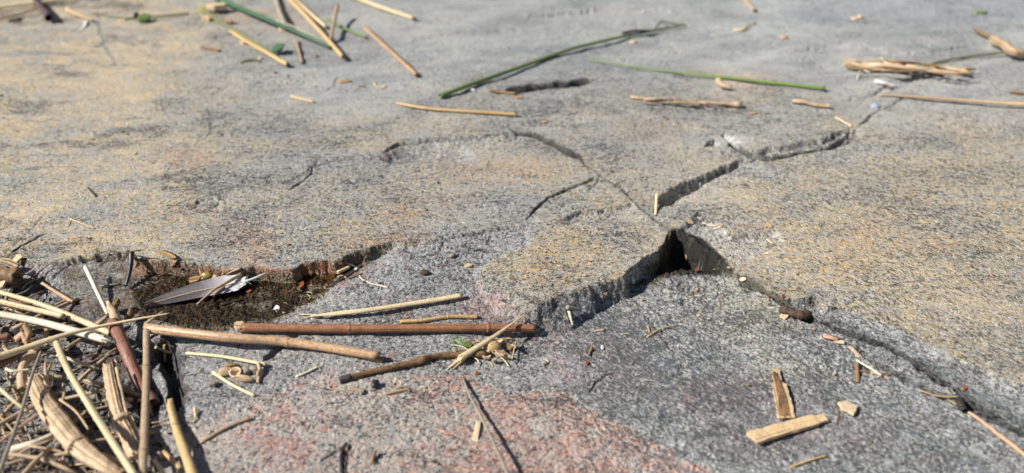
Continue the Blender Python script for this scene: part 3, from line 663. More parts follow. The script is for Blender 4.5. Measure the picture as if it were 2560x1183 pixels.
def stick(name, label, cat, pts, w, mat, kind='round', w1=None, nodes=(), n=22, stiff=True, hol=(True, True), jag=(.5, .5), lump=.03, roll=0., twist=0., group=None, prof=None, squash=1., parent=None, part='stem', taper=None):
    """one stalk, straw, blade or twig. w: width in photo pixels at its first point"""
    CNT[0] += 1; sd_ = CNT[0] * 13
    a = at(pts[0][0], pts[0][1]); b = at(pts[-1][0], pts[-1][1])
    w *= .90; w1 = None if w1 is None else w1 * .90
    r0 = w / 2 / pxm(a); r1 = (w1 if w1 is not None else w) / 2 / pxm(b)
    R = (lambda t: r0 + (r1 - r0) * t) if taper is None else (lambda t: (r0 + (r1 - r0) * t) * taper(t))
    flat = kind in ('strip', 'slab')
    P = path(pts, max(r0, r1) * (.25 if flat else (.5 if kind == 'gutter' else 1)), n, stiff)
    pr = prof or dict(round=prof_round(14), gutter=prof_gutter(), strip=prof_strip(), slab=prof_slab())[kind]
    mb = MB(); rr = random.Random(sd_)
    if kind == 'round' and nodes:
        def R2(t, R=R): 
            return R(t) * (1 + sum(.10 * math.exp(-((t - q) / .012) ** 2) for q in nodes)) * (1 + .02 * math.sin(t * 23))
        n = max(n, 60); P = crv(P, n) if len(P) < n else P
    else: R2 = R
    sweep(mb, P, R2, pr, roll, twist, jag[0], jag[1], lump, sd_, hol[0] and kind == 'round', hol[1] and kind == 'round', squash)
    if parent is not None: return mb.build(part, mat, parent)
    if not nodes: return tag(mb.build(name, mat, None, None, kind != 'slab'), label, cat, group)
    root = empty(name, P[0]); tag(root, label, cat, group); mb.build('stem', mat, root)
    for q in nodes:
        k = q * (len(P) - 1); c = P[int(k)].lerp(P[min(int(k) + 1, len(P) - 1)], k - int(k)); t = (P[min(int(k) + 1, len(P) - 1)] - P[int(k)]).normalized()
        r = R(q); nb = MB(); sweep(nb, [c + t * (r * e) for e in (-.34, -.2, -.05, .05, .2, .34)], lambda x: r * (1.10 + .12 * math.sin(math.pi * x) - .10 * math.exp(-((x - .5) / .12) ** 2)), prof_round(14), lump=.05, seed=sd_)
        nb.build('node', mat, root)
    return root
def chip(name, label, cat, u, v, wu, wv, mat, th=.0008, ang=0, seed=1, tilt=(0, 0), bend=0, h=0, group=None, parent=None):
    p = at(u, v, h / 1000); k = pxm(p); mb = MB()
    dz = samp(np.array([p.x - .002, p.x + .002, p.x, p.x]), np.array([p.y, p.y, p.y - .002, p.y + .002]))
    tl = (tilt[0] + (dz[1] - dz[0]) / .004, tilt[1] + (dz[3] - dz[2]) / .004)
    tl = (max(-.5, min(.5, tl[0])), max(-.5, min(.5, tl[1])))
    fy = max(.3, SP * 1.0)
    flake(mb, p + Vector((0, 0, .0003)), wu / 2 / k, wv / 2 / k / fy, th, ang, tl, 11, seed, bend)
    if parent: return mb.build(name, mat, parent)
    return tag(mb.build(name, mat, None, None, False), label, cat, group)
def stone(name, label, cat, u, v, wu, wv, mat, seed=1, ang=0, flat=.7, group=None, amp=.16):
    p = at(u, v); k = pxm(p); rx = wu / 2 / k; rz = wv / 2 / k * flat; mb = MB()
    pebble(mb, p + Vector((0, 0, rz * .55)), rx, wv / 2 / k * 1.1, rz, ang, seed, 12, 8, amp)
    return tag(mb.build(name, mat), label, cat, group)
# ================================================================== the long reeds in the middle
def grp(o, g): o['group'] = g; return o
stick('reed_stalk', 'long red-brown reed stalk lying level across the middle, just under the pale straws', 'reed', [(604, 819, 2), (860, 822, 1.5), (1162, 820, 1), (1338, 821, 0)], 25, 'red', w1=23, nodes=(.35, .76), n=60, jag=(.7, .3), lump=.02)
stick('reed_stalk', 'mottled grey and tan reed stalk slanting beneath the red-brown one', 'reed', [(366, 821, 10), (560, 843, 5), (735, 857, 2.5), (945, 890, 2)], 27, 'mott', w1=24, nodes=(.64,), n=60, jag=(.3, .9), lump=.02)
stick('straw', 'narrow split straw jutting from under the open end of the mottled reed', 'straw', [(868, 886), (958, 903)], 9, 'gold', kind='gutter', w1=11)
stick('straw', 'pale flattened straw lying above the red-brown reed', 'straw', [(778, 790, 1), (900, 778, 2), (1040, 758, 1.5), (1155, 739, 1)], 15, 'pale', w1=17, lump=.03, jag=(2, .4), squash=.7, n=40, taper=lambda t: .35 + .65 * min(1, t * 6))
for k, (x, y) in enumerate([(752, 786), (760, 795)]): stick('fibre', ['upper', 'lower'][k] + ' frayed fibre at the left tip of the pale flattened straw', 'fibre', [(x, y), (800, 788, 1)], 3, 'pale', n=6)
stick('straw', 'short golden knotted straw lying just above the red-brown reed', 'straw', [(1002, 804), (1060, 801, .5), (1125, 792, .5), (1194, 793)], 11, 'gold', w1=12, nodes=(.64,), n=60, jag=(1, .3), lump=.03)
stick('straw', 'thin pale straw lying above the broken seed head at lower left centre', 'straw', [(470, 884), (560, 893, .5), (665, 912, 1.5)], 10, 'pale', kind='gutter', w1=11, jag=(1.5, .3), n=24)
t = stick('twig', 'knobbly dark red-brown twig with black cut end under the leaning straw', 'twig', [(875, 944), (930, 930), (1000, 914, .5), (1045, 905), (1075, 893, .5), (1130, 888), (1215, 886, .5)], 17, 'bark', w1=19, n=50, lump=.13, jag=(.2, .4), taper=lambda t: 1 + .45 * math.exp(-((t - .56) / .06) ** 2) - .2 * math.exp(-((t - .68) / .04) ** 2))
stick('burnt_stub', 'black squared tip on the left end of the knobbly twig', 'twig end', [(849, 950), (878, 943)], 20, 'char', w1=19, n=6, jag=(.1, .1), lump=.03)
stick('straw', 'pale pointed straw leaning across the red-brown reed, split at its lower end', 'straw', [(1308, 789, 9), (1240, 838, 6.5), (1150, 896, 2)], 4, 'pale', w1=21, n=36, jag=(.2, 1.4), squash=.8, lump=.02)
stick('straw_split', 'left prong of the split foot of the leaning pale straw', 'straw', [(1160, 890, 1.5), (1138, 908, .5), (1116, 925, 0)], 12, 'pale', kind='gutter', w1=4, n=10)
stick('straw_split', 'right prong of the split foot of the leaning pale straw', 'straw', [(1165, 893, 1), (1150, 908, .3), (1132, 924, 0)], 11, 'tan', kind='gutter', w1=5, n=10)
stick('thread', 'short tan thread hanging from the tip of the leaning pale straw', 'fibre', [(1311, 790, 8), (1313, 800, 4), (1309, 812, 0)], 4, 'tan', n=8)
chip('torn_skin', 'pale torn skin at the left end of the long red-brown reed', 'reed skin', 600, 822, 26, 18, 'flake', .0030, 0, 33, (0, .2), h=2)
# litter knot right of the leaning straw
stick('grass_scrap', 'bright green grass stub at the left of the litter knot', 'grass scrap', [(1140, 849, 2), (1155, 858, 2), (1180, 866, 1)], 11, 'lime', w1=17, kind='round', n=14, lump=.06, squash=.7)
KN = [((1128, 862), (1160, 868), (1170, 880)), ((1130, 872), (1150, 870), (1172, 874)), ((1180, 858), (1230, 848), (1290, 850)), ((1250, 850), (1275, 846), (1285, 868)), ((1240, 846), (1290, 866), (1306, 862)),
      ((1235, 880), (1260, 900), (1272, 916)), ((1218, 872), (1236, 884), (1248, 892)), ((1160, 855), (1185, 850), (1200, 856)), ((1188, 895), (1196, 903), (1194, 912)), ((1290, 850), (1284, 880), (1280, 898)), ((1205, 862), (1260, 860), (1312, 858)), ((1135, 878), (1146, 884), (1160, 882))]
LBL = ['curled white', 'flat-lying pale', 'long arched', 'hooked', 'slanting tan', 'drooping', 'short golden', 'small arched', 'tiny hanging', 'upright brownish', 'level stiff', 'kinked']
for k, q in enumerate(KN):
    stick('fibre', LBL[k] + ' fibre in the litter knot beside the leaning straw', 'fibre', [(a, b, 1 + (k * 7 % 5) * .5) for a, b in q], 3.4, ['white', 'pale', 'tan', 'gold'][k % 4], n=14, stiff=False)
bulb = at(1228, 866, .003); mb = MB(); pebble(mb, bulb, .0060, .0046, .0040, .3, 5, 14, 9, .10); tag(mb.build('seed_husk', 'gold', None), 'round golden husk at the heart of the litter knot', 'husk')
for k, (u, v, w, h, a, m, l) in enumerate([(1262, 892, 20, 22, 1.2, 'sheath', 'folded tan husk below the golden husk'), (1252, 886, 44, 15, -.8, 'sheath', 'longest tan husk slanting down from the golden husk'), (1212, 885, 30, 13, .1, 'tan', 'brown blunt bract at the right end of the knobbly twig'), (1218, 897, 26, 8, .1, 'flake', 'small pale bract under the knobbly twig end'),
                                      (1246, 858, 34, 10, -.5, 'flake', 'pale curled bract on the upper side of the litter knot'), (1292, 868, 16, 34, -.2, 'grey', 'frayed grey-brown tuft on the right of the litter knot'), (1275, 872, 18, 12, .7, 'leaf', 'crumpled brown leaf bit between husk and tuft'), (1236, 905, 16, 10, .2, 'tan', 'loose tan crumb below the litter knot')]):
    chip('bract', l, 'husk', u, v, w, h, m, .0016, a, 40 + k, (.1, .25 * (-1) ** k), .25, h=1)
# dark spot, husks, thin stick
p = at(938, 960, .0022); mb = MB(); pebble(mb, p, .0021, .0034, .0020, -.45, 3, 14, 9, .04); tag(mb.build('seed', 'dark'), 'glossy black seed below the knobbly twig', 'seed')
stick('husk', 'long tan husk lying right of the black seed', 'husk', [(963, 986), (995, 978), (1028, 974)], 5, 'tan', kind='gutter', w1=9, n=14, taper=lambda t: .5 + 1.3 * math.sin(math.pi * min(t + .1, 1)), lump=.1)
stick('husk', 'thin upper husk lying right of the black seed', 'husk', [(990, 972, 1), (1012, 968, 1.5), (1026, 980, .5)], 4, 'leaf', kind='gutter', w1=6, n=10)
stick('stem', 'slender grey stem standing off the rock near the bottom edge with a hard black shadow', 'stem', [(1158, 948, 0.5), (1180, 1000, 3), (1207, 1050, 5), (1240, 1120, 7), (1275, 1200, 8)], 6, 'grey', w1=10, n=30, lump=.05)
stick('straw', 'blurred pale flake lying against the slender grey stem', 'straw flake', [(1197, 1055, 0), (1188, 1103, 0)], 16, 'pale', kind='strip', w1=18, n=8)
stick('straw', 'pale straw slanting down beside the broken seed head', 'straw', [(533, 932, 1), (580, 962, 1), (637, 990, 0)], 10, 'pale', kind='gutter', w1=9, n=18, jag=(1, .4))
mbx = empty('dry_flower_cluster', at(600, 940)); tag(mbx, 'broken grey-brown seed head with a round cup, under the thin pale straw', 'seed head')
for k, (u, v, w, h, m, a) in enumerate([(565, 935, 34, 26, 'tan', .3), (592, 941, 30, 30, 'flake', 0), (618, 932, 34, 30, 'grey', .6), (637, 930, 26, 24, 'grey', .1), (610, 952, 50, 14, 'tan', -.1), (582, 922, 36, 12, 'leaf', .2), (650, 940, 14, 34, 'tan', .1)]):
    q = at(u, v); kk = pxm(q); m2 = MB()
    if k == 1:
        c = q + Vector((0, 0, .0015)); sweep(m2, [c, c + Vector((0, -.0008, .0028))], w / 2 / kk, prof_round(14), hollow1=True, lump=.05); m2.build('cup', m, mbx)
    else:
        pebble(m2, q + Vector((0, 0, .0018)), w / 2 / kk, h / 2 / kk, .0026, a, 60 + k, 12, 8, .22); m2.build('scale', m, mbx)
stick('stem', 'short curved stub propped under the right end of the thin pale straw', 'stem', [(646, 908, 3), (650, 930, 1), (644, 958, 0)], 11, 'tan', w1=9, n=12, lump=.08)
stick('straw', 'small split straw between the two fallen seed heads', 'straw', [(740, 942), (765, 932), (795, 917, .5)], 7, 'white', kind='gutter', w1=8, n=10, jag=(1, 1))
stick('straw', 'tiny bent spur at the tip of the small split straw', 'straw', [(783, 912, 1), (802, 922, 0)], 4, 'tan', n=6)
stick('straw', 'thin olive straw lying on grey rock right of the pile', 'straw', [(500, 1108), (545, 1080), (580, 1062), (626, 1045)], 8, 'tan', w1=10, n=18)
stick('straw', 'tiny upright straw bit by the grey rock edge near the pile', 'straw', [(487, 1020, 2), (490, 1045, 0)], 10, 'pale', kind='gutter', w1=9, n=6)
stick('straw', 'tiny slanting straw bit just below the upright one near the pile', 'straw', [(480, 1057), (496, 1046)], 7, 'pale', kind='gutter', n=6)
chip('crumb', 'rust-red crumb cluster under the litter knot', 'crumb', 1193, 936, 14, 9, 'rust', .0010, 0, 3)
chip('crumb', 'small yellow crumb lower left of the black seed', 'crumb', 906, 982, 12, 10, 'stone', .0018, 0, 4)
chip('bark_bit', 'dark grey lump on the rock left of the slanting straw', 'bark bit', 533, 965, 20, 14, 'grey', .003, .3, 6)
stick('stem', 'short dark stem curving out of the bottom edge of the photo', 'stem', [(866, 1108, 1), (852, 1140, 2), (856, 1200, 2)], 8, 'char', n=10)
stick('stem', 'blurred dark stub near the bottom edge, left of the pink rock', 'stem', [(938, 1128, 2), (930, 1160, 0)], 10, 'brown', n=8)
# ================================================================== feather on the wet hollow
def feather():
    A = at(352, 768, .0018); B = at(612, 706, .0050); Q = at(664, 686, .0062)
    root = empty('feather', A); tag(root, 'grey-mauve feather with white base and bare quill lying on the wet hollow', 'feather')
    n = 60; ax = crv([A, A.lerp(B, .5) + Vector((0, 0, .0012)), B, Q], 90)
    sh = ax[:62]; tot = (B - A).length
    side = (B - A).cross(Vector((0, 0, 1))).normalized()       # toward the camera
    cu = Vector((0, 0, 1))
    col_m = NT('feather_vane'); uvn = col_m.n('UVMap').outputs[0]; sp = col_m.n('SeparateXYZ'); col_m.l(uvn, sp.inputs[0])
    nz = col_m.noise(col_m.mapping(uvn, (14, 1.2, 1)), 3., 4, .6); tpos = col_m.math('ADD', sp.outputs[0], col_m.math('MULTIPLY', col_m.math('SUBTRACT', nz, .5), .22))
    cr = col_m.n('ValToRGB'); col_m.l(tpos, cr.inputs[0]); el = cr.color_ramp.elements
    el[0].position = 0; el[0].color = (.045, .038, .042, 1); el[1].position = 1; el[1].color = (.86, .85, .86, 1)
    for ps, c in ((.38, (.072, .061, .067, 1)), (.60, (.125, .108, .118, 1)), (.76, (.40, .37, .40, 1))): e = el.new(ps); e.color = c
    barb = col_m.n('TexWave', wave_type='BANDS', bands_direction='X'); col_m.l(col_m.mapping(uvn, (1, .35, 1)), barb.inputs['Vector']); barb.inputs['Scale'].default_value = 62; barb.inputs['Distortion'].default_value = 1.2; barb.inputs['Detail Scale'].default_value = 3
    col_m.l(col_m.mix(.22, cr.outputs[0], col_m.mix(1.0, cr.outputs[0], barb.outputs[0], 'MULTIPLY')), col_m.b.inputs['Base Color'])
    col_m.b.inputs['Roughness'].default_value = .55; col_m.l(col_m.bump(barb.outputs[0], .0002, .5), col_m.b.inputs['Normal'])
    MT['vane'] = col_m.m
    rnd = random.Random(4)
    for sg, wmax, nm in ((-1, .0105, 'upper'), (1, .0076, 'lower')):
        m = MB(); vs = []; uv = []; nn = 70; K = 7
        for i in range(nn):
            t = i / (nn - 1); c = A.lerp(B, 0) if 0 else crv([A, A.lerp(B, .5) + Vector((0, 0, .0012)), B], nn)[i]
            w = wmax * (math.sin(math.pi * min(1, t * .60 + .02)) ** .75) * (1 - .55 * sstep(np.array(t), .86, 1.0).item())
            if t > .78: w *= 1 + .10 * rnd.uniform(-1, 1)
            for k in range(K):
                f = k / (K - 1); back = -(B - A).normalized() * (-.35 * f * w)
                vs.append(c + side * sg * w * f - back * 1.0 * (-1) + cu * (.0004 + .0010 * math.sin(math.pi * f * .9) * (1 if sg < 0 else .6) - (.0006 * f if sg > 0 else -.0009 * f)) + cu * .00008 * math.sin(i * 2.1))
                uv.append((t + .1 * f, f * .2))
        fs = [(i * K + k, (i + 1) * K + k, (i + 1) * K + k + 1, i * K + k + 1) for i in range(nn - 1) for k in range(K - 1)]
        if sg > 0: fs = [f[::-1] for f in fs]
        b0 = len(vs); vs += [p - cu * .00022 for p in vs]; uv += uv; fs += [tuple(i + b0 for i in f[::-1]) for f in fs]
        m.add(vs, fs, uv); m.build('vane', 'vane', root)
    m = MB(); sweep(m, [p + cu * .0007 for p in sh], lambda t: .00018 + .00050 * t, prof_round(8)); m.build('shaft', 'tan', root)
    MT['quillm'] = litter_mat('quill', (.66, .76, .70), (.5, .62, .56), rough=.3, blot=.1)
    m = MB(); sweep(m, [p + cu * .0007 for p in ax[58:]], lambda t: .00075 + .0003 * math.sin(math.pi * t) - .0003 * t, prof_round(10)); m.build('quill', 'quillm', root)
    m = MB()
    for k in range(46):
        t = rnd.uniform(.86, 1.02); c = A.lerp(B, t) + cu * .0006; sg = rnd.choice((-1, 1)); l = rnd.uniform(.003, .0062)
        d = (side * sg + (B - A).normalized() * rnd.uniform(-.6, .7) + cu * rnd.uniform(0, .35)).normalized()
        sweep(m, crv([c, c + d * l * .5 + cu * .0004, c + d * l + (B - A).normalized() * rnd.uniform(-.001, .001)], 5), .00009, prof_round(4))
    m.build('down', 'whitebit', root)
feather()
stick('twig', 'bent brown stalk lying across the grey feather', 'twig', [(492, 762, 5), (532, 727, 6.5), (560, 710, 7), (604, 685, 8)], 6, 'tan', w1=10, n=24, lump=.12, stiff=True)
stick('twig', 'dark splinter clinging under the stalk on the feather', 'twig', [(534, 740, 6), (548, 728, 6.5), (562, 718, 6.5)], 6, 'brown', w1=8, n=8, lump=.2)
stick('twig', 'black wet twig standing at the left rim of the wet hollow', 'twig', [(314, 716, 1), (322, 690, 4), (327, 660, 8), (329, 632, 11)], 8, 'dark', w1=15, n=22, lump=.10, jag=(1.5, .6))
for k, (q, l) in enumerate([(((318, 636), (330, 628), (352, 626)), 'dark root fibre lying over the top of the black twig'), (((330, 640), (345, 655), (340, 668)), 'brown root strip right of the black twig top'), (((312, 640), (325, 634), (318, 626)), 'short dark root curl at the black twig top')]):
    stick('root', l, 'root', [(a, b, 9 - 3 * k) for a, b in q], 5, 'brown', n=9, stiff=False)
stick('leaf', 'folded brown leaf on the rim above the wet hollow', 'leaf', [(388, 628, .5), (412, 636, 1.2), (440, 648, 1.5)], 8, 'leaf', kind='strip', w1=20, n=12, lump=.08, prof=prof_strip(.08, .5), taper=lambda t: .6 + .9 * math.sin(math.pi * t))
p = at(517, 690, .0022); mb = empty('seed_pod', p); tag(mb, 'glossy orange and olive seed pod on wet rock above the feather', 'seed pod')
m = MB(); pebble(m, p, .0046, .0030, .0030, -.15, 8, 16, 10, .05); m.build('pod', 'bulb', mb); m = MB(); sweep(m, crv([p + Vector((-.003, 0, .001)), p + Vector((-.0042, .001, .0035)), p + Vector((-.0044, .002, .006))], 6), lambda t: .0010 * (1 - t) + .0002, prof_round(8)); m.build('beak', 'peach', mb)
chip('husk_bit', 'crumpled tan husk bits under the seed pod', 'husk', 487, 704, 34, 12, 'leaf', .0022, .1, 12, (0, .3)); chip('husk_bit', 'pale folded husk just above the feather edge', 'husk', 505, 700, 30, 9, 'sheath', .0018, .25, 13, (0, .2))
chip('husk_bit', 'small olive husk right of the seed pod', 'husk', 538, 697, 18, 9, 'leaf', .0018, .2, 14)
stick('straw', 'curled pale husk strip right of the seed pod', 'straw', [(562, 694, 2), (574, 682, 4), (600, 671, 3)], 6, 'sheath', kind='strip', w1=9, n=12)
chip('leaf_scrap', 'yellow-brown leaf scrap on the rim left of the rusty edge', 'leaf scrap', 435, 660, 26, 12, 'leaf', .0012, -.4, 18)
chip('scrap', 'small white down scrap lying right of the feather', 'scrap', 693, 776, 18, 16, 'whitebit', .0004, .4, 21, (.1, .3))
stick('splinter', 'dark splinter on wet rock below the feather', 'splinter', [(553, 762), (606, 748)], 6, 'char', w1=5, n=6)
stick('straw', 'small tan straw at the right rim of the wet hollow', 'straw', [(843, 681), (874, 667)], 8, 'pale', n=8)
stick('straw', 'hair-thin straw leaning at the right end of the wet hollow', 'straw', [(862, 656, 2), (892, 668, 1)], 4, 'tan', n=6)
chip('bark_bit', 'wet orange bark bit in the wet hollow right of the quill', 'bark bit', 755, 715, 12, 30, 'rust', .0016, .1, 22); chip('bark_bit', 'small brown bark bit above the orange one in the hollow', 'bark bit', 776, 683, 14, 12, 'leaf', .0018, .3, 23)
chip('crumb', 'orange crumb below the feather quill', 'crumb', 622, 731, 16, 9, 'rust', .0012, 0, 24)
stick('bark', 'dark wet bark strip along the right rim of the wet hollow', 'bark', [(828, 716), (850, 700), (875, 684), (902, 664)], 12, 'char', kind='slab', w1=11, n=14, lump=.12)
chip('crumb', 'pale green crumb on the dark bark strip', 'crumb', 890, 676, 9, 8, 'whitebit', .0012, 0, 25)
# ================================================================== the pile at lower left
S2 = lambda *a, **k: stick(*a, **k)
S2('straw', 'pale split straw propped upright at the top of the pile', 'straw', [(214, 668, 9), (240, 724, 5.5), (270, 786, 1.5)], 13, 'white', kind='gutter', w1=11, n=24, jag=(1.0, .4), roll=.3)
S2('straw', 'long pale hollow straw, uppermost of the parallel straws on the left', 'straw', [(-30, 722, 6), (120, 768, 8), (278, 834, 9)], 13, 'pale', w1=18, nodes=(.72,), n=60, lump=.02)
S2('straw', 'pale straw ending in a clean cut, second of the parallel straws', 'straw', [(-40, 745, 12), (60, 768, 12), (160, 791, 11)], 15, 'pale', w1=15, n=24, jag=(.1, .1), lump=.02)
S2('straw', 'broad pale split straw with a torn right end, third of the parallel straws', 'straw', [(-40, 780, 13), (100, 806, 14), (272, 853, 13)], 20, 'white', kind='gutter', w1=23, n=30, jag=(.5, 2.0), lump=.03)
S2('straw', 'longest curved straw crossing over the parallel straws to a fine tip', 'straw', [(-40, 905, 20), (60, 872, 21), (160, 838, 20), (290, 808, 17), (425, 783, 12)], 22, 'pale', w1=3, n=50, lump=.02)
S2('reed_stalk', 'thick plum-brown reed stalk sinking into the pile', 'reed', [(282, 806, 12), (312, 870, 9), (350, 960, 4), (385, 1010, 0)], 32, 'plum', w1=34, n=40, jag=(.2, 1.2), hol=(True, True), lump=.03, nodes=(.08,))
S2('sheath', 'torn tan sheath around the top of the plum-brown reed', 'sheath', [(272, 762, 12), (284, 785, 12), (292, 815, 11)], 16, 'sheath', kind='gutter', w1=34, n=14, jag=(1.6, .5), lump=.10, roll=.3)
S2('sheath', 'small split sheath slanting left of the plum-brown reed top', 'sheath', [(243, 812, 7), (268, 792, 9)], 16, 'tan', kind='gutter', w1=12, n=8, lump=.1)
S2('straw', 'straight upright tan straw running down to the bottom edge', 'straw', [(366, 826, 14), (366, 930, 17), (362, 1060, 18), (355, 1220, 16)], 18, 'tan', w1=23, nodes=(.30, .82), n=60, lump=.02, squash=.8)
S2('straw', 'yellowish knotted straw slanting down through the pile', 'straw', [(140, 855, 18), (172, 928, 20), (240, 1040, 22), (340, 1195, 20)], 16, 'pale', w1=20, nodes=(.21,), n=60, lump=.02)
S2('rhizome', 'fat creased tan rhizome, biggest piece of the pile', 'rhizome', [(85, 955, 8), (112, 1010, 9), (160, 1075, 10), (205, 1125, 9), (262, 1165, 8), (305, 1190, 5)], 46, 'sheath', w1=40, nodes=(.55,), n=90, prof=prof_creased(44, 3, .20), lump=.05, jag=(.6, .3), taper=lambda t: .8 + .45 * math.sin(math.pi * min(1, t * 1.15)) , hol=(False, False))
S2('rhizome', 'shorter tan rhizome with a torn split side, right of the yellowish straw', 'rhizome', [(275, 915, 9), (283, 965, 10), (300, 1040, 10), (325, 1090, 8), (345, 1140, 6)], 34, 'sheath', w1=50, nodes=(.55,), n=90, prof=prof_creased(44, 5, .26), lump=.06, jag=(.5, .3), hol=(False, False), squash=.8)
for k, (q, w, l) in enumerate([(((82, 985), (130, 1040), (190, 1105)), 10, 'loose sheath fold along the right flank of the big rhizome'), (((150, 1000), (190, 1030), (222, 1075)), 8, 'curled sheath edge standing off the big rhizome'), (((292, 920), (303, 975), (318, 1040)), 10, 'pale torn strip down the side of the shorter rhizome'), (((225, 1130), (280, 1148), (330, 1168)), 20, 'pale folded sheath under the foot of the big rhizome')]):
    S2('sheath', l, 'sheath', [(a, b, 17 - 2 * (k == 3) * 5) for a, b in q], w, 'sheath', kind='gutter', w1=w * .7, n=20, lump=.12, roll=.4)
S2('sheath', 'pointed tan sheath thorn rising from the big rhizome head', 'sheath', [(118, 975, 12), (115, 940, 17), (113, 900, 22)], 20, 'tan', kind='gutter', w1=3, n=14, lump=.05)
S2('stem', 'thick curved tan stem behind the big rhizome head', 'stem', [(92, 886, 12), (66, 900, 13), (55, 935, 12), (56, 975, 8)], 26, 'sheath', w1=26, n=26, lump=.05)
S2('reed_stalk', 'orange-brown reed stub with a frayed top at the bottom of the pile', 'reed', [(425, 1012, 3), (442, 1075, 4), (462, 1130, 5), (490, 1210, 5)], 20, 'gold', w1=30, nodes=(.28,), n=60, jag=(2.2, .3), lump=.04)
S2('stem', 'thin grey stem crossing the pile from top to bottom edge', 'stem', [(102, 880, 20), (80, 940, 22), (50, 1040, 24), (-5, 1190, 24)], 7, 'grey', w1=11, n=30, lump=.05)
S2('stem', 'bleached kinked stem left of the curved tan stem', 'stem', [(-10, 900, 15), (18, 923, 17), (36, 928, 17), (76, 924, 16)], 8, 'white', w1=7, n=18, lump=.06)
S2('straw', 'pale straw poking in from the left edge below the kinked stem', 'straw', [(-20, 950, 18), (20, 990, 17), (70, 1030, 12)], 12, 'pale', w1=9, n=16)
S2('stem', 'stout bleached root stub at lower left, left of the big rhizome', 'root', [(30, 1124, 5), (75, 1112, 6), (110, 1098, 6), (150, 1080, 5)], 22, 'white', w1=14, n=22, lump=.10)
S2('straw', 'short pale straw behind the yellowish knotted straw', 'straw', [(143, 888, 12), (190, 903, 11), (240, 922, 8)], 9, 'pale', w1=8, n=14)
S2('straw', 'mottled brown straw lying alone above the parallel straws', 'straw', [(105, 708, 4), (140, 730, 2.5), (184, 757, .5)], 9, 'mott', w1=13, n=20, lump=.10, jag=(1, .5))
S2('straw', 'short brown stub crossing beneath the curved straw', 'straw', [(165, 872, 10), (205, 846, 9)], 12, 'tan', w1=10, n=8)
S2('straw', 'tiny tan stub left of the plum-brown reed', 'straw', [(270, 885, 9), (298, 868, 8)], 8, 'tan', n=8)
S2('straw', 'small pale straw stuck in the crack right of the upright straw', 'straw', [(388, 868, 6), (430, 884, 1)], 8, 'pale', w1=7, n=8, jag=(.2, 1))
S2('straw', 'orange straw bit in the crack below the mottled reed', 'straw', [(411, 862, 8), (413, 905, 4)], 7, 'gold', n=8)
S2('twig', 'brown twig reaching from under the mottled reed to the wet hollow', 'twig', [(362, 812, 5), (385, 795, 4), (408, 780, 3)], 10, 'tan', w1=7, n=12, lump=.08)
S2('straw', 'tan splinter by the foot of the orange-brown stub', 'straw', [(410, 1130, 6), (450, 1172, 3)], 12, 'gold', kind='gutter', w1=12, n=8)
S2('straw', 'yellow splinter left of the foot of the orange-brown stub', 'straw', [(386, 1150, 8), (420, 1200, 5)], 10, 'pale', kind='gutter', w1=10, n=8)
S2('straw', 'dull straw tip at the bottom edge left of the tan splinter', 'straw', [(396, 1130, 8), (405, 1145, 6)], 8, 'tan', n=6)
S2('needle', 'grey needle lying right of the propped pale straw', 'needle', [(250, 716, 1), (298, 709, .5)], 5, 'grey', w1=4, n=8)
S2('stalk', 'brown cut stalk end standing by the plum-brown reed', 'stalk', [(318, 800, 3), (326, 786, 6), (332, 774, 8)], 20, 'brown', w1=20, n=10, lump=.05)
S2('stalk', 'dark hollow stub at the left end of the feather', 'stalk', [(287, 768, 2), (291, 758, 5), (294, 750, 7)], 18, 'leaf', w1=20, n=10, lump=.12)
S2('sheath', 'crumpled rosy leaf sheath poking up between the parallel straws', 'sheath', [(62, 815, 18), (72, 835, 19), (70, 860, 16), (88, 885, 14)], 14, 'leaf', kind='gutter', w1=20, n=18, lump=.25, jag=(1, 1))
S2('sheath', 'second rosy sheath curl left of the crumpled one', 'sheath', [(40, 850, 14), (58, 838, 16), (66, 856, 15)], 18, 'peach', kind='gutter', w1=14, n=12, lump=.25)
S2('reed_stalk', 'cut mauve-grey reed end at the left edge', 'reed', [(-30, 846, 12), (24, 842, 12)], 18, 'plum', w1=18, n=10)
S2('log', 'chunky brown broken rhizome at the top left of the pile', 'rhizome', [(-40, 690, 2), (0, 688, 4), (44, 692, 4)], 46, 'brown', w1=44, n=20, lump=.12, jag=(.3, .3), hol=(False, True))
S2('bark', 'tan papery skin on the chunky broken rhizome', 'bark', [(-30, 650, 9), (10, 655, 10), (44, 668, 9)], 24, 'sheath', kind='slab', w1=22, n=14, lump=.2)
chip('flake', 'whitish husk flake at the left edge above the straws', 'husk', 6, 710, 34, 22, 'flake', .002, -.4, 31, (.1, .3), h=7)
chip('leaf_scrap', 'golden husk scrap on rock above the chunky rhizome', 'husk', 45, 650, 30, 10, 'gold', .0014, .3, 32, (0, .2), h=6)
S2('reed_stalk', 'dark brown reed along the left edge under the curved straw', 'reed', [(-40, 925, 17), (40, 895, 16)], 22, 'brown', w1=16, n=12)
S2('bark', 'dark bark strip among roots below the chunky rhizome', 'bark', [(20, 700, 4), (55, 690, 5), (95, 668, 2)], 9, 'grey', kind='slab', w1=5, n=12, lump=.15)
S2('root', 'fine dark root reaching right from the chunky rhizome', 'root', [(40, 715, 5), (85, 690, 5), (130, 655, 1)], 5, 'brown', w1=2, n=14, lump=.1)
S2('root', 'thin grey root lying below the fine dark root', 'root', [(40, 738, 6), (65, 728, 5), (82, 712, 4)], 5, 'grey', w1=3, n=10)
S2('straw', 'red-brown sliver lying along the uppermost parallel straw', 'straw', [(22, 748, 13), (50, 757, 13), (80, 761, 12)], 5, 'red', w1=6, n=10)
S2('straw', 'narrow straw beneath the cut straw at the left edge', 'straw', [(-20, 759, 6), (70, 775, 7), (90, 782, 7)], 7, 'gold', n=10)
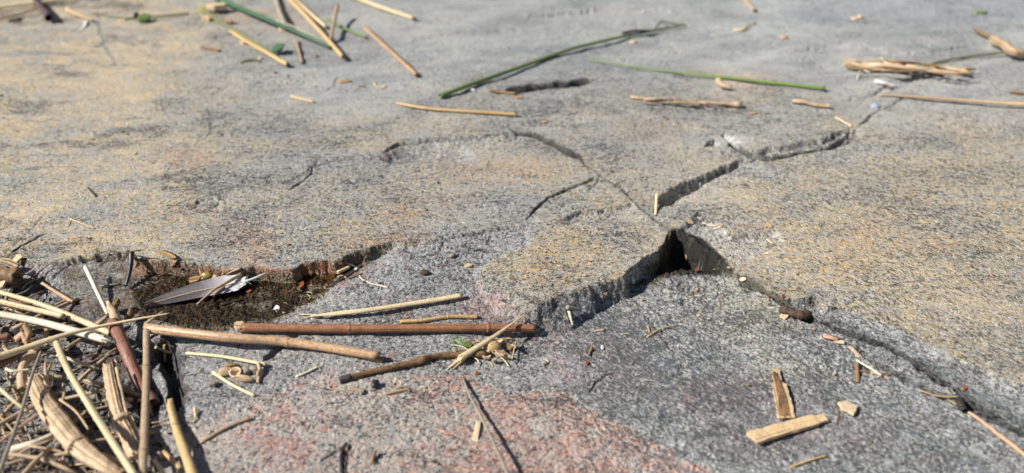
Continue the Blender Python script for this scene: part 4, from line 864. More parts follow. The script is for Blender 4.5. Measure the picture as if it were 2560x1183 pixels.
S2('straw', 'tan straw buried left of the yellowish straw foot', 'straw', [(150, 1150, 3), (190, 1200, 3)], 9, 'tan', n=8)
S2('stem', 'grey twig crossing under the stout root stub', 'twig', [(40, 1180, 2), (80, 1120, 4), (60, 1060, 3)], 6, 'grey', n=12)
S2('straw', 'small pale straw left of the big rhizome head', 'straw', [(18, 950, 8), (48, 930, 10)], 8, 'white', n=8)
S2('straw', 'dull straw arch below the kinked stem', 'straw', [(20, 975, 10), (35, 965, 12), (50, 985, 8)], 8, 'olive', n=10)
S2('straw', 'dark-streaked straw tip under the torn broad straw', 'straw', [(215, 842, 9), (255, 856, 10), (278, 862, 10)], 10, 'white', w1=3, n=10)
# fine stuff inside the pile nobody could count
rnd = random.Random(11); m = MB()
for k in range(230):
    u = rnd.uniform(-60, 400); v = rnd.uniform(700, 1200)
    if u > 60 + (v - 640) * 1.0 or (u > 250 and v < 830): continue
    p = at(u, v, .0008 + rnd.random() * .004); l = rnd.uniform(.004, .016); a = rnd.uniform(0, 6.28)
    d = Vector((math.cos(a), math.sin(a), rnd.uniform(-.25, .25))) * l; b = Vector((rnd.uniform(-1, 1), rnd.uniform(-1, 1), rnd.uniform(0, 1))) * l * .15
    sweep(m, crv([p - d * .5, p + b, p + d * .5], 4), rnd.choice((.00025, .0004, .0007)), prof_round(4), lump=.2, seed=k)
for k in range(75):
    u = rnd.uniform(-80, 330); v = rnd.uniform(730, 1210)
    if u > 40 + (v - 700) * .95: continue
    p = at(u, v, .003 + rnd.random() * .009); l = rnd.uniform(.018, .05); a = rnd.uniform(0, 6.28)
    d = Vector((math.cos(a), math.sin(a), rnd.uniform(-.2, .2))) * l; b = Vector((rnd.uniform(-1, 1), rnd.uniform(-1, 1), rnd.uniform(0, 1))) * l * .06
    sweep(m, crv([p - d * .5, p + b, p + d * .5], 6), rnd.choice((.0004, .0006, .0009, .0013)), rnd.choice((prof_round(6), prof_gutter(180, .3, 4))), lump=.08, seed=k)
tag(m.build('straw_litter', 'tan'), 'loose bed of fine straw and root fibres under the reed pile', 'litter', kind='stuff')
m = MB()
for k in range(260):
    u = rnd.uniform(-60, 430); v = rnd.uniform(690, 1200)
    if u > 60 + (v - 640) * 1.05 or (u > 250 and v < 830): continue
    p = at(u, v); pebble(m, p + Vector((0, 0, .0003)), rnd.uniform(.0006, .0024), rnd.uniform(.0006, .002), rnd.uniform(.0005, .0014), rnd.random() * 3, k, 6, 4, .3)
tag(m.build('soil_crumbs', 'soil'), 'dark soil crumbs filling the gaps under the reed pile', 'soil', kind='stuff')
# ================================================================== centre and right
stick('straw', 'little pale straw standing at the joint of the rock cracks', 'straw', [(1639, 539, .3), (1642, 486, 6)], 8, 'pale', kind='gutter', w1=9, n=10, jag=(.3, .4))
stick('splinter', 'dark sliver on the ochre rock at far left', 'splinter', [(219, 468), (240, 491)], 4, 'char', w1=5, n=8)
stick('straw', 'dry forked grass bit on the ochre rock, thick arm', 'grass bit', [(172, 546, .5), (200, 557, .5), (236, 571)], 5, 'pale', w1=3, n=12)
stick('straw', 'hair-thin arm of the dry forked grass bit', 'grass bit', [(170, 566), (180, 550), (200, 545)], 2.5, 'pale', n=8)
stone('pebble', 'round olive pebble on the grey broken rock left of the raised block', 'pebble', 1130, 641, 18, 15, 'stone', 2)
stone('pellet', 'dark brown pellet lower left of the olive pebble', 'pellet', 1060, 684, 22, 18, 'dung', 3)
stone('crumb', 'brown crumb beside the pale root thread', 'crumb', 913, 706, 11, 9, 'dung', 4); stone('crumb', 'second brown crumb beside the pale root thread', 'crumb', 949, 709, 8, 8, 'dung', 5)
stick('root', 'pale wiry root thread on the grey rock', 'root', [(898, 690, .3), (908, 700, .4), (930, 710, .5), (945, 713, .3), (970, 719, .3)], 4, 'white', n=22, stiff=False, lump=.15)
chip('chip', 'tiny tan chip on the grey slope left of the raised block', 'chip', 1172, 667, 20, 8, 'wood', .0014, .2, 41)
chip('leaf_scrap', 'tan scrap beside the curly fibres right of the pale straw', 'leaf scrap', 1724, 556, 24, 8, 'flake', .0009, -.2, 42)
stick('root', 'curly fibre looping on the pale hollow', 'fibre', [(1757, 557), (1770, 562), (1785, 564), (1800, 560), (1806, 563), (1796, 570), (1782, 574)], 3.4, 'pale', n=24, stiff=False)
stick('straw', 'tiny straw on the dark hollow right of the curly fibre', 'straw', [(1917, 598), (1933, 610)], 5, 'pale', n=6)
stone('pebble', 'flat tan pebble on the right ochre slab', 'pebble', 2070, 628, 15, 9, 'stone', 6, flat=.8)
chip('scrap', 'small white scrap on the shaded edge below the raised block', 'scrap', 1582, 701, 10, 15, 'whitebit', .0014, .2, 43, h=1)
chip('leaf_scrap', 'small tan leaf scrap right of the dark pit', 'leaf scrap', 1856, 698, 20, 11, 'flake', .0008, -.4, 44)
chip('crumb', 'rust crumb inside the dark pit', 'crumb', 1714, 642, 7, 12, 'leaf', .0010, 0, 45); chip('crumb', 'rust crumb on the sill of the dark pit', 'crumb', 1742, 678, 12, 8, 'rust', .0010, 0, 46); stone('crumb', 'grey crumb at the right corner of the dark pit', 'crumb', 1823, 671, 10, 10, 'stone', 7)
chip('crumb', 'tan crumb on the block foot by the T-shaped straws', 'crumb', 1513, 736, 14, 7, 'peach', .001, 0, 47)
stick('fibre', 'wavy pale fibre on the grey slab below the dark pit', 'fibre', [(1722, 743), (1742, 739), (1763, 737)], 3, 'pale', n=10, stiff=False)
d = empty('dropping', at(1985, 782, .001)); tag(d, 'dark brown twisted dropping beside the dark crack', 'dropping')
m = MB(); sweep(m, path([(1949, 772), (1965, 777), (1985, 784), (2005, 788), (2022, 790)], .0028, 40), lambda t: .0027 * (1 + .06 * math.sin(t * 30) + .1 * math.sin(t * 11)) * (min(1, .45 + 5 * t)), prof_round(14), lump=.20, seed=5); m.build('body', 'dung', d)
m = MB(); pebble(m, at(2016, 782, .004), .0026, .0022, .0020, 0, 3, 10, 7, .2); m.build('end_lump', 'dung', d)
chip('chip', 'peach chip tucked under the brown dropping', 'chip', 1960, 792, 24, 13, 'flake', .0016, .1, 51)
stick('husk', 'curled orange husk piece, first of the chips along the dark crack', 'husk', [(2058, 841, .5), (2080, 846, 1.5), (2094, 849, .5)], 13, 'peach', kind='gutter', w1=12, n=12, lump=.06)
stick('husk', 'pale torn flake joined right of the orange husk piece', 'husk', [(2085, 852, .3), (2111, 858, .6)], 12, 'flake', kind='slab', w1=14, n=8, lump=.12)
stick('chip', 'slim pale flake slanting down the grey slab below the husk', 'chip', [(2121, 866), (2135, 878, .6), (2150, 893)], 9, 'flake', kind='slab', w1=12, n=10, lump=.08)
stick('stick', 'stubby grey stick, upright arm of the angled straws', 'stick', [(2142, 903, 2), (2143, 930, 1), (2144, 958, 0)], 11, 'brown', kind='gutter', w1=13, n=10)
stick('straw', 'white straw, long arm of the angled straws', 'straw', [(2140, 900, 4), (2175, 921, 3), (2203, 939, 1)], 5, 'white', kind='gutter', w1=9, n=14)
stick('straw', 'tan sliver under the white straw by the crack', 'straw', [(2176, 930, .5), (2226, 947)], 4, 'wood', n=8)
stick('twig', 'thin dark twig under the angled straws', 'twig', [(2148, 927, .5), (2185, 931, .5), (2226, 938)], 5, 'brown', n=12, lump=.15)
stick('twig', 'short dark nub on the thin twig of the angled straws', 'twig', [(2160, 918, 1), (2172, 928, .5)], 5, 'char', n=6)
stick('bark', 'dark streaked bark strip, standing above the pale wood chip', 'bark', [(1938, 924, 1.5), (1946, 960, 1.5), (1957, 1000, 1), (1966, 1046, .5)], 36, 'wood', kind='slab', w1=46, n=24, jag=(.4, .2), lump=.05, prof=prof_slab(.22), taper=lambda t: (.58 if t < .34 else 1.0) + .05 * math.sin(t * 40))
stick('bark', 'dark inner bark layer stuck on the streaked strip', 'bark', [(1935, 930, 3.4), (1946, 962, 3.4), (1956, 1000, 2.8), (1962, 1038, 2.3)], 9, 'bark', kind='slab', w1=30, n=18, lump=.12, prof=prof_slab(.16))
stick('wood_chip', 'thick pale orange wood chip lying at lower right', 'wood chip', [(1880, 1100, .5), (1950, 1078, .6), (2064, 1046, .5)], 44, 'wood', kind='slab', w1=34, n=26, jag=(.35, .35), lump=.05, prof=prof_slab(.55), taper=lambda t: 1.0 + .05 * math.sin(t * 17) - (.22 if t > .88 else 0) + (.08 if .6 < t < .7 else 0))
chip('wood_flake', 'broad pale flake lying right of the wood chip', 'wood chip', 2120, 1024, 48, 30, 'flake', .0022, .2, 52)
stick('twig', 'hair-fine reddish twig left of the broad pale flake', 'twig', [(2085, 1005), (2096, 1030), (2092, 1060)], 3, 'plum', n=12, stiff=False)
stick('needle', 'golden needle fork, upper arm, near the right edge', 'needle', [(2300, 976), (2345, 990, .5), (2400, 992)], 4, 'gold', n=14)
stick('needle', 'golden needle fork, lower arm, near the right edge', 'needle', [(2335, 988, .5), (2370, 1000, .5), (2396, 1014)], 4, 'gold', n=10)
nub = empty('bud', at(2405, 1015)); tag(nub, 'dark ribbed bud at the end of the reddish stem', 'bud')
pp = path([(2398, 1000, 1), (2402, 1012, 1.5), (2410, 1028, 1)], .0028, 12); 
for k in range(5): m = MB(); sweep(m, pp[k * 2:k * 2 + 3], lambda t: .0022 * (1 - .12 * t), prof_round(12), lump=.06, seed=k); m.build('scale', 'char', nub)
stick('stem', 'reddish stem running off the right edge from the ribbed bud', 'stem', [(2420, 1030, .5), (2450, 1050, .8), (2490, 1082, .8), (2530, 1112, .6), (2590, 1160, .5)], 8, 'peach', w1=11, n=30, lump=.10)
stick('needle', 'blurred golden needle at the bottom right', 'needle', [(1975, 1168), (2020, 1152, .6), (2068, 1139)], 6, 'gold', w1=7, n=12)
stick('stick', 'grey crossbar stick of the T-shaped straws at the block foot', 'stick', [(1417, 768, 3), (1451, 775, 2.4)], 12, 'grey', w1=11, n=8, lump=.05)
stick('straw', 'pale leg of the T-shaped straws at the block foot', 'straw', [(1423, 778, 1.2), (1427, 795, .6), (1432, 813)], 10, 'white', kind='gutter', w1=6, n=8, jag=(.3, 1.5))
stick('fibre', 'short fibre beside the T-shaped straws', 'fibre', [(1409, 790), (1422, 800)], 3, 'pale', n=6)
stick('twig', 'long arm of the forked dry twig on the grey slab', 'twig', [(1617, 843), (1640, 828, .8), (1662, 818, 1), (1692, 814)], 5, 'tan', w1=4, n=18, lump=.15)
stick('twig', 'short arm of the forked dry twig on the grey slab', 'twig', [(1619, 814), (1625, 834, .6)], 6, 'tan', n=8, lump=.15)
stick('straw', 'tiny pale straw on the purple-grey rock', 'straw', [(1363, 898, .6), (1382, 911)], 4, 'pale', n=6); stick('splinter', 'tiny brown splinter touching the tiny pale straw', 'splinter', [(1358, 912), (1374, 906)], 6, 'brown', n=6)
chip('crumb', 'orange crumb on the purple-grey rock', 'crumb', 1468, 910, 9, 8, 'rust', .0012, 0, 53); stick('bud', 'small red-brown bud stalk above the orange crumb', 'bud', [(1472, 888), (1476, 878, .5), (1480, 869, .8)], 4, 'leaf', w1=9, n=8)
stick('splinter', 'thin tan splinter on grey rock right of the reeds', 'splinter', [(1486, 828), (1512, 824)], 5, 'tan', n=6); chip('crumb', 'tiny cream crumb on the grey slab', 'crumb', 1505, 871, 8, 8, 'whitebit', .001, 0, 54)
for k, (u, v, w, h, m_, l) in enumerate([(1607, 752, 10, 6, 'leaf', 'brown chip below the dark pit'), (1742, 746 - 16, 8, 6, 'leaf', 'brown chip on the end of the wavy fibre'), (1870, 965, 8, 6, 'leaf', 'small brown crumb left of the bark strip'), (2085, 938, 9, 7, 'gold', 'yellow crumb between bark strip and angled straws'), (2410, 973, 14, 9, 'rust', 'red crumb in the dark crack above the ribbed bud'), (1958, 744, 13, 8, 'rust', 'rust crumb on the dark vein above the dropping'), (1924, 745, 10, 9, 'bark', 'dark bark crumb left of the rust one on the vein'), (2036, 824, 12, 5, 'peach', 'peach sliver above the curled orange husk'), (1745, 792, 12, 5, 'flake', 'cream sliver on the grey slab right of the forked twig')]):
    chip('crumb', l, 'crumb', u, v, w * .75, h * .75, m_, .0012, .3 * k, 70 + k)
# ================================================================== far field, blurred
stick('green_stalk', 'long arching green blade in the middle distance', 'grass blade', [(1100, 240, 1), (1180, 210, 1), (1300, 168, 1.5), (1430, 122, 2), (1550, 93, 2), (1640, 75, 2)], 16, 'green', w1=9, n=50, lump=.01, squash=.75)
stick('withered_stalk', 'withered dark tip of the long arching green blade', 'grass blade', [(1625, 78, 2), (1670, 70, 3), (1715, 62, 3)], 6, 'olive', w1=4, n=12, lump=.2)
stick('husk', 'dark husk lying over the far part of the arching blade', 'husk', [(1556, 84, 4), (1590, 76, 5), (1625, 78, 4)], 13, 'char', w1=9, n=12, lump=.25, squash=.5)
stick('twig', 'small olive twig hooked over the withered blade tip', 'twig', [(1640, 68, 4), (1655, 54, 6), (1685, 60, 5), (1716, 64, 2)], 5, 'olive', n=14, lump=.15)
stick('green_stalk', 'straight thin green blade pointing right in the middle distance', 'grass blade', [(1470, 150, .5), (1650, 176, 1), (1850, 198, 1.5), (2063, 222, 1)], 3, 'lime', w1=11, n=50, lump=.01)
stick('straw', 'knotted thin straw with an olive middle, below the arching blade', 'straw', [(992, 258, .5), (1045, 268, 1), (1095, 274, 1), (1190, 280, .8), (1292, 287, .5)], 8, 'gold', w1=10, nodes=(.34,), n=60)
stick('sheath', 'ragged tan sheath stem in the middle distance', 'sheath', [(1578, 243, 1), (1640, 250, 2), (1700, 257, 2), (1770, 258, 2), (1852, 262, 1)], 7, 'sheath', w1=12, n=50, lump=.30, jag=(3, .3), taper=lambda t: 1 + .35 * math.sin(t * 37) * math.sin(t * 11))
stick('sheath', 'loose curled skin along the ragged tan sheath stem', 'sheath', [(1610, 252, 3), (1680, 252, 5), (1750, 262, 4)], 8, 'tan', kind='gutter', w1=10, n=24, lump=.35, roll=.6, twist=3)
for k, q in enumerate([((1574, 238), (1610, 243), (1650, 248)), ((1580, 250), (1620, 256), (1660, 262)), ((1660, 246), (1680, 240), (1690, 252)), ((1720, 262), (1735, 245), (1741, 262))]):
    stick('fibre', ['upper', 'lower', 'looping', 'upright curl'][k] + ' fringe on the ragged tan sheath stem', 'fibre', [(a, b, 3) for a, b in q], 5, 'sheath', kind='strip', w1=4, n=10, stiff=False)
bd = empty('reed_bundle', at(2270, 172)); tag(bd, 'big crumpled bundle of tan sheaths at right in the distance', 'reed bundle')
rb = random.Random(3)
for k in range(15):
    v0 = 152 + rb.uniform(-4, 14); u0 = rb.uniform(2105, 2230) if k > 3 else 2106 + 6 * k; u1 = rb.uniform(2300, 2446) if k % 3 else 2440 - k * 2; hh = rb.uniform(1, 9)
    q = [(u0 + (u1 - u0) * f, v0 + 20 * f + rb.uniform(-5, 5) + (4 if k % 2 else -2), hh + rb.uniform(-1, 2)) for f in (0, .2, .4, .6, .8, 1)]
    stick('', '', '', q, rb.uniform(5, 11), ['sheath', 'tan', 'white', 'leaf', 'gold'][k % 5], w1=rb.uniform(4, 11), kind=['gutter', 'round', 'strip'][k % 3], n=34, lump=.22, parent=bd, part='sheath', stiff=False, roll=rb.uniform(-1, 1), twist=rb.uniform(-2, 2))
for k in range(8):
    u = rb.uniform(2130, 2440); v = rb.uniform(150, 190); stick('', '', '', [(u, v, 3), (u + rb.uniform(-25, 25), v + rb.uniform(-8, 14), 4), (u + rb.uniform(-40, 40), v + rb.uniform(0, 20), 1)], 3, 'white', n=10, parent=bd, part='fibre', stiff=False)
stick('sheath', 'crumpled tan sheath knot at the far right edge', 'sheath', [(2480, 98, 3), (2510, 112, 5), (2530, 128, 5), (2556, 134, 3)], 22, 'sheath', w1=24, n=24, lump=.30)
stick('twig', 'dark twig pointing up-left from the far right sheath knot', 'twig', [(2438, 75, 2), (2470, 90, 4), (2500, 105, 5)], 9, 'brown', w1=11, n=14, lump=.08)
stick('straw', 'thin olive-brown straw leading left from the far right sheath knot', 'straw', [(2328, 158, .5), (2400, 144, 1.5), (2460, 137, 2), (2515, 130, 3)], 6, 'olive', w1=7, n=20)
stick('stem', 'long thin brown stem running off the right edge', 'stem', [(2198, 237, .5), (2300, 243, 1.5), (2420, 252, 2), (2600, 264, 2.5)], 6, 'tan', w1=13, n=40)
stick('twig', 'short dark twig at the right edge above the long brown stem', 'twig', [(2524, 229, 1), (2600, 238, 1)], 8, 'brown', n=8)
stick('husk', 'peanut-shaped tan husk touching the thin green blade', 'husk', [(1796, 200, 2), (1804, 212, 2), (1828, 219, 1)], 16, 'sheath', w1=12, n=14, lump=.08, hol=(False, True))
stick('husk', 'crumpled tan husk in the middle distance right of the ragged stem', 'husk', [(1982, 253, 1), (2010, 255, 2), (2035, 262, 1), (2078, 266, 1)], 10, 'sheath', w1=10, n=20, lump=.28)
stick('quill_bit', 'white quill fragment below the crumpled bundle', 'quill', [(2188, 203, 1), (2210, 208, 1.5), (2240, 216, 1)], 9, 'whitebit', w1=8, n=10); stick('splinter', 'brown splinter crossing the white quill fragment', 'splinter', [(2212, 209, 3), (2230, 222, 1)], 7, 'brown', n=6)
stone('pebble', 'pale blue pebble in the distance above the right slab', 'pebble', 2187, 268, 20, 15, 'blue_bit', 11); 
stick('straw', 'short tan straw slanting above the far crack', 'straw', [(2088, 293, 1), (2130, 316, 0)], 6, 'pale', n=8)
stone('pebble', 'left one of two cream pebbles at the top right', 'pebble', 2135, 49, 16, 12, 'flake', 12); stone('pebble', 'right one of two cream pebbles at the top right', 'pebble', 2150, 44, 15, 12, 'flake', 13)
stone('pebble', 'peach pebble between green blade and top edge', 'pebble', 1960, 96, 18, 12, 'peach', 14); stone('pebble', 'cream pebble under the arching green blade', 'pebble', 1584, 108, 20, 13, 'flake', 15); stone('pebble', 'white pebble near the root of the arching blade', 'pebble', 1181, 227, 16, 11, 'whitebit', 16)
chip('leaf_scrap', 'bright green leaf scrap at the top right', 'leaf scrap', 2450, 34, 40, 10, 'lime', .002, 0, 81)
stick('stem', 'brown stem poking in from the top edge', 'stem', [(1852, -10, 2), (1870, 8, 2), (1886, 26, 1)], 10, 'tan', w1=9, n=10)
stick('straw', 'pale crooked straw below the top edge stem', 'straw', [(1835, 75, .5), (1856, 74, 1), (1868, 62, 2), (1888, 55, 1)], 7, 'pale', w1=5, n=14)
chip('chip', 'orange chip below the far dark hollow', 'chip', 1295, 246, 30, 6, 'peach', .0012, 0, 82); chip('chip', 'small orange chip above the diagonal crack', 'chip', 1362, 307, 18, 6, 'peach', .0012, 0, 83); chip('chip', 'small rusty chip right of the ragged stem', 'chip', 1882, 285, 22, 5, 'peach', .0012, .1, 84)
stick('twig', 'brown twig at the left rim of the far dark hollow', 'twig', [(1222, 226, 1), (1250, 230, 1.5), (1290, 234, 1)], 7, 'leaf', n=10, lump=.15)
# top left, blurred
stick('straw', 'tan straw along the top left edge', 'straw', [(-20, 20, 2), (80, 8, 3), (175, -4, 3)], 9, 'pale', w1=9, n=16)
stick('straw', 'thin olive straw under the top left straw', 'straw', [(-20, 53, 1), (40, 38, 2), (100, 22, 2)], 6, 'tan', w1=5, n=14)
stick('stem', 'dark purple stem hanging from the top edge with a clubbed end', 'stem', [(78, -20, 4), (95, 10, 5), (112, 30, 4), (122, 45, 3)], 12, 'purple', w1=22, n=20, lump=.05)
stick('chip', 'orange-tan curled chip right of the purple stem', 'chip', [(168, 25, 1), (190, 35, 2), (232, 52, 1)], 12, 'wood', kind='gutter', w1=6, n=12)
stick('scrap', 'small white curl below the orange-tan chip', 'scrap', [(203, 72, .5), (212, 64, 1), (215, 52, 1.5)], 6, 'whitebit', kind='strip', w1=9, n=8)
stick('splinter', 'dark splinter at the top left below the olive straw', 'splinter', [(22, 54), (52, 46)], 6, 'char', n=6)
stick('straw', 'thin grey-olive straw behind the green scrap', 'straw', [(268, 42), (340, 45, 1), (470, 34)], 5, 'olive', w1=5, n=16)
chip('leaf_scrap', 'dark green leaf scrap with a dark edge, upper left', 'leaf scrap', 362, 50, 36, 18, 'green', .004, .2, 85, (0, .3), h=2); chip('leaf_scrap', 'black curled scrap beside the dark green one', 'leaf scrap', 341, 41, 14, 20, 'char', .003, .2, 86, h=3)
stick('green_stalk', 'broad blue-green blade running down from the top edge', 'grass blade', [(520, -14, 6), (640, 36, 7), (730, 74, 6), (828, 118, 2)], 18, 'blue', w1=8, n=44, kind='round', squash=.55, lump=.02)
stick('straw', 'white strip standing for the highlight along the blue-green blade', 'straw', [(690, 50, 7), (745, 72, 6), (790, 95, 3)], 6, 'white', kind='strip', w1=3, n=12)  # highlight of the blade, added as a white strip
stick('reed_shoot', 'half green half tan shoot slanting below the blue-green blade', 'reed shoot', [(500, 22, 3), (570, 66, 3), (640, 108, 3), (715, 160, 1)], 9, 'olive', w1=12, n=40, lump=.04)
stick('sheath', 'tan lower skin peeling along the green and tan shoot', 'sheath', [(575, 78, 3), (640, 118, 3), (720, 163, 2)], 9, 'gold', kind='gutter', w1=14, n=24, lump=.08)
stick('sheath', 'bright yellow frayed tip of the shoot at the top edge', 'sheath', [(503, 32, 3), (510, 16, 6), (545, 8, 8)], 14, 'yell', kind='strip', w1=16, n=12, lump=.12)
chip('husk_bit', 'cream papery husk under the yellow frayed tip', 'husk', 545, 24, 62, 22, 'flake', .006, .1, 87, h=3); 
for k, (u, v, w, l) in enumerate([(520, 52, 26, 'pale husk below the papery husk'), (572, 60, 28, 'pale husk along the middle of the shoot'), (612, 108, 26, 'rosy husk bit on the lower shoot'), (640, 118, 20, 'pale husk bit left of the dark leaf scrap'), (708, 78, 18, 'white husk bit beside the blue-green blade')]): chip('husk_bit', l, 'husk', u, v, w, 14, ['flake', 'sheath'][k % 2], .004, .3 * k, 88 + k, (0, .2))
chip('leaf_scrap', 'dark green scrap over the lower end of the shoot', 'leaf scrap', 694, 126, 34, 20, 'blue', .003, -.5, 95, (0, .3), h=4)
stick('straw', 'golden straw crossing the tip of the blue-green blade', 'straw', [(712, -14, 6), (765, 40, 7), (858, 143, 3)], 12, 'gold', w1=12, n=26)
stick('straw', 'paler straw behind the golden crossing straw', 'straw', [(725, -14, 2), (770, 28, 3), (816, 68, 1)], 10, 'pale', w1=9, n=16)
stick('stem', 'dull brown stem between the shoot and the golden straw', 'stem', [(688, -12, 2), (700, 30, 3), (720, 76, 1)], 12, 'grey', w1=11, n=18)
stick('straw', 'short straw propped steeply with a long dark shadow', 'straw', [(824, 112, .5), (834, 62, 7), (844, 14, 15)], 9, 'tan', w1=10, n=16)
stick('green_stalk', 'short bright green blade left of the reddish straw', 'grass blade', [(815, 46, 1), (860, 70, 1.5), (916, 93, 1)], 9, 'lime', w1=9, n=18, kind='round', squash=.5)
stick('straw', 'bright straw at the top edge left of centre', 'straw', [(870, -12, 2), (950, 18, 2), (1035, 46, 1)], 11, 'pale', w1=11, n=20)
stick('straw', 'reddish-brown straw slanting down left of the arching blade', 'straw', [(912, 70, 2), (970, 122, 2.5), (1042, 188, 1)], 11, 'mott', w1=11, n=24)
stick('straw', 'short brown straw below the crossing straws', 'straw', [(741, 100, 1), (748, 130, 1), (756, 158, 0)], 8, 'tan', w1=8, n=10)
stick('straw', 'tiny level brown straw left of the shoot end', 'straw', [(503, 118), (551, 127)], 8, 'brown', n=8)
stick('grass_scrap', 'curled olive scrap below the shoot', 'grass scrap', [(600, 156), (630, 149, 1), (652, 154)], 6, 'olive', n=12); stone('crumb', 'cream crumb at the end of the curled olive scrap', 'crumb', 651, 147, 11, 9, 'flake', 17)
stick('straw', 'small pale straw alone left of the thin crack', 'straw', [(728, 241), (786, 256)], 8, 'wood', w1=6, n=8)
stone('bark_bit', 'brown bark lump right of the thin crack', 'bark bit', 860, 206, 30, 12, 'leaf', 18, flat=.7, amp=.3); stone('crumb', 'brown crumb right of the bark lump', 'crumb', 903, 217, 26, 6, 'leaf', 19)
stick('husk', 'curled yellowish ring husk right of the bark lump', 'husk', [(935, 205, 1), (940, 216, .5), (955, 220, .5), (962, 213, 1)], 6, 'pale', kind='strip', w1=6, n=12, stiff=False)
for k, (u, v, m_, l) in enumerate([(537, 95, 'brown', 'brown crumb below the shoot middle'), (573, 86, 'brown', 'dark crumb touching the shoot'), (647, 86, 'grey', 'grey crumb between shoot and blade'), (689, 183, 'brown', 'brown crumb below the shoot end'), (720, 190, 'tan', 'tiny tan crumb right of the brown crumb'), (792, 142, 'rust', 'rusty crumb below the golden straw end'), (788, 218, 'leaf', 'tan crumb above the small pale straw'), (3, 240, 'char', 'black crumb on the left edge'), (312, 52, 'white', 'white crumb left of the dark green scrap'), (1042, 220, 'peach', 'peach crumb left of the arching blade root'), (722, 640 - 27, 'rust', 'rust crumb on the ochre rock above the hollow'), (340, 385, 'wood', 'amber crumb on the left ochre rock')]):
    stone('crumb', l, 'crumb', u, v, 9, 7, m_, 100 + k)
# grit scattered over the rock
m = MB(); m3 = MB()
for k in range(1500):
    v = 60 + 1120 * rnd.random() ** .8; u = rnd.uniform(-60, 2620); p = at(u, v); s_ = rnd.choice((.00025, .0004, .0004, .0007)) 
    pebble(m if k % 3 else m3, p + Vector((0, 0, s_ * .3)), s_ * rnd.uniform(.8, 1.6), s_, s_ * .7, rnd.random() * 3, k, 5, 3, .3)
mf = MB()
CR = [[(1840, 688), (2060, 812), (2330, 940), (2560, 1080)], [(1600, 715), (1340, 815)], [(1870, 402), (2130, 345)], [(600, 845), (950, 910)], [(1000, 930), (1320, 850)], [(985, 610), (700, 790)]]
for k in range(260):
    if k % 3: 
        L_ = CR[k % len(CR)]; q = rnd.randrange(len(L_) - 1); f = rnd.random(); u = L_[q][0] * (1 - f) + L_[q + 1][0] * f + rnd.gauss(0, 22); v = L_[q][1] * (1 - f) + L_[q + 1][1] * f + rnd.gauss(0, 14)
    else: u, v = rnd.uniform(0, 2560), rnd.uniform(250, 1180)
    a = rnd.uniform(0, 6.28); l = rnd.uniform(.0015, .006); p0 = at(u, v, .0003); d = Vector((math.cos(a), math.sin(a), 0)) * l
    e = p0 + d; e.z = float(samp(e.x, e.y)[0]) + .0004
    if abs(e.z - p0.z) > .0012: continue
    mid = (p0 + e) / 2 + Vector((rnd.uniform(-1, 1), rnd.uniform(-1, 1), rnd.uniform(0, 1))) * l * .2
    sweep(mf, crv([p0, mid, e], 4), rnd.choice((.00012, .0002, .0003)), prof_round(4), seed=k)
tag(mf.build('chaff', 'pale'), 'fine pale chaff caught along the rock cracks and around the reeds', 'chaff', kind='stuff')
tag(m.build('grit', 'stone'), 'fine pale grit strewn thinly over the rock', 'grit', kind='stuff'); tag(m3.build('grit', 'dung'), 'fine dark crumbs strewn thinly over the rock', 'grit', kind='stuff')
# droplet beads added for sun glints on the wet rim
def beads():
    W = NT('glint_droplets'); W.b.inputs['Base Color'].default_value = (.25, .2, .14, 1); W.b.inputs['Roughness'].default_value = .07; W.b.inputs['Specular IOR Level'].default_value = 1.0; W.b.inputs['Coat Weight'].default_value = 1.0
    m = MB(); r = random.Random(5)
    rim = crv([Vector((345, 652, 0)), Vector((430, 668, 0)), Vector((500, 676, 0)), Vector((560, 690, 0)), Vector((600, 684, 0)), Vector((660, 690, 0)), Vector((720, 692, 0)), Vector((745, 690, 0))], 60); rim2 = crv([Vector((770, 665, 0)), Vector((820, 660, 0)), Vector((870, 655, 0)), Vector((930, 640, 0))], 40)
    for k in range(420):
        q = r.choice(rim if k % 4 else rim2); u, v = q.x + r.gauss(0, 8), q.y + r.gauss(-2, 6)
        p = at(u, v); s_ = r.uniform(.00025, .0007); pebble(m, p + Vector((0, 0, s_ * .2)), s_, s_ * r.uniform(.7, 1.3), s_ * .8, 0, k, 7, 5, .25)
    tag(m.build('glint_droplets', W.m), 'droplets and wet grains added for glints along the rusty rim of the hollow', 'droplets', kind='stuff')
beads()
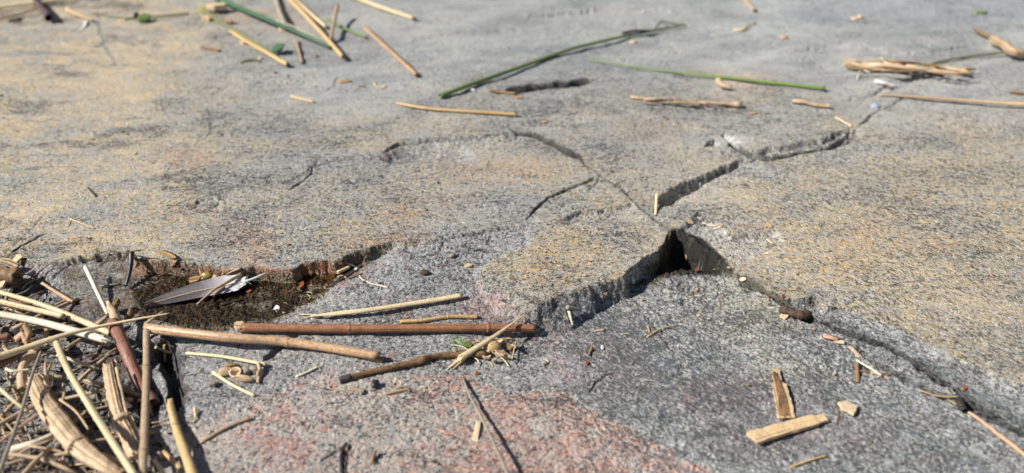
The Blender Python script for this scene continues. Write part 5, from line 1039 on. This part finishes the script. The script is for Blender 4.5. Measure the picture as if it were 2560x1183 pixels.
# ================================================================== thin water in the hollow and the pit
def water(name, poly, z0, z1, label):
    W = NT(name + '_film'); co = W.n('TexCoord').outputs['Object']; fr = W.n('Fresnel'); fr.inputs[0].default_value = 1.33
    gl = W.n('BsdfGlossy'); gl.inputs['Roughness'].default_value = .06; tr = W.n('BsdfTransparent'); tr.inputs[0].default_value = (.80, .72, .58, 1)
    nb = W.bump(W.noise(co, 160, 3, .6), .0016, .6); W.l(nb, gl.inputs['Normal']); W.l(nb, fr.inputs['Normal'])
    mx = W.n('MixShader'); W.l(fr.outputs[0], mx.inputs[0]); W.l(tr.outputs[0], mx.inputs[1]); W.l(gl.outputs[0], mx.inputs[2]); W.l(mx.outputs[0], W.out.inputs[0])
    P = [on_plane(u, v, z0) for u, v in poly]; a2 = sum(P[i][0] * P[(i + 1) % len(P)][1] - P[(i + 1) % len(P)][0] * P[i][1] for i in range(len(P))); P = P if a2 > 0 else P[::-1]; me = bpy.data.meshes.new(name); me.from_pydata([(x, y, z0 + (z1 - z0) * i / len(P) * 0) for i, (x, y) in enumerate(P)], [], [tuple(range(len(P)))]); me.materials.append(W.m)
    o = bpy.data.objects.new(name, me); COL.objects.link(o); o['kind'] = 'structure'; o['label'] = label
zq = [at(u, v).z for u, v in [(500, 700), (600, 730), (700, 710), (800, 690), (850, 680), (640, 760), (560, 790)]]; print('pool z', [round(z * 1000, 1) for z in zq])
zw = sorted(zq)[3] + .0004
water('water', [(330, 640), (560, 655), (760, 640), (985, 590), (1000, 640), (900, 720), (700, 820), (500, 830), (330, 780)], zw, 0, 'thin film of water in the rusty hollow under the slab edge')
# things of one kind share a group
GR = dict(straw='dry straws strewn over the rock', crumb='small crumbs on the rock', pebble='small pebbles on the rock', fibre='dry plant fibres', husk='dry husks', sheath='dry reed sheaths', twig='twigs on the rock', reed='thick reed stalks',
          splinter='small dark splinters', chip='thin chips on the rock', needle='fallen needles', stem='dry stems', root='root threads', bark='bark pieces')
GR['grass blade'] = 'green grass blades'; GR['leaf scrap'] = 'leaf scraps'; GR['bark bit'] = 'bark bits'; GR['wood chip'] = 'wood chips'
for o in list(COL.objects):
    g = GR.get(o.get('category', ''))
    if g and o.parent is None: o['group'] = g
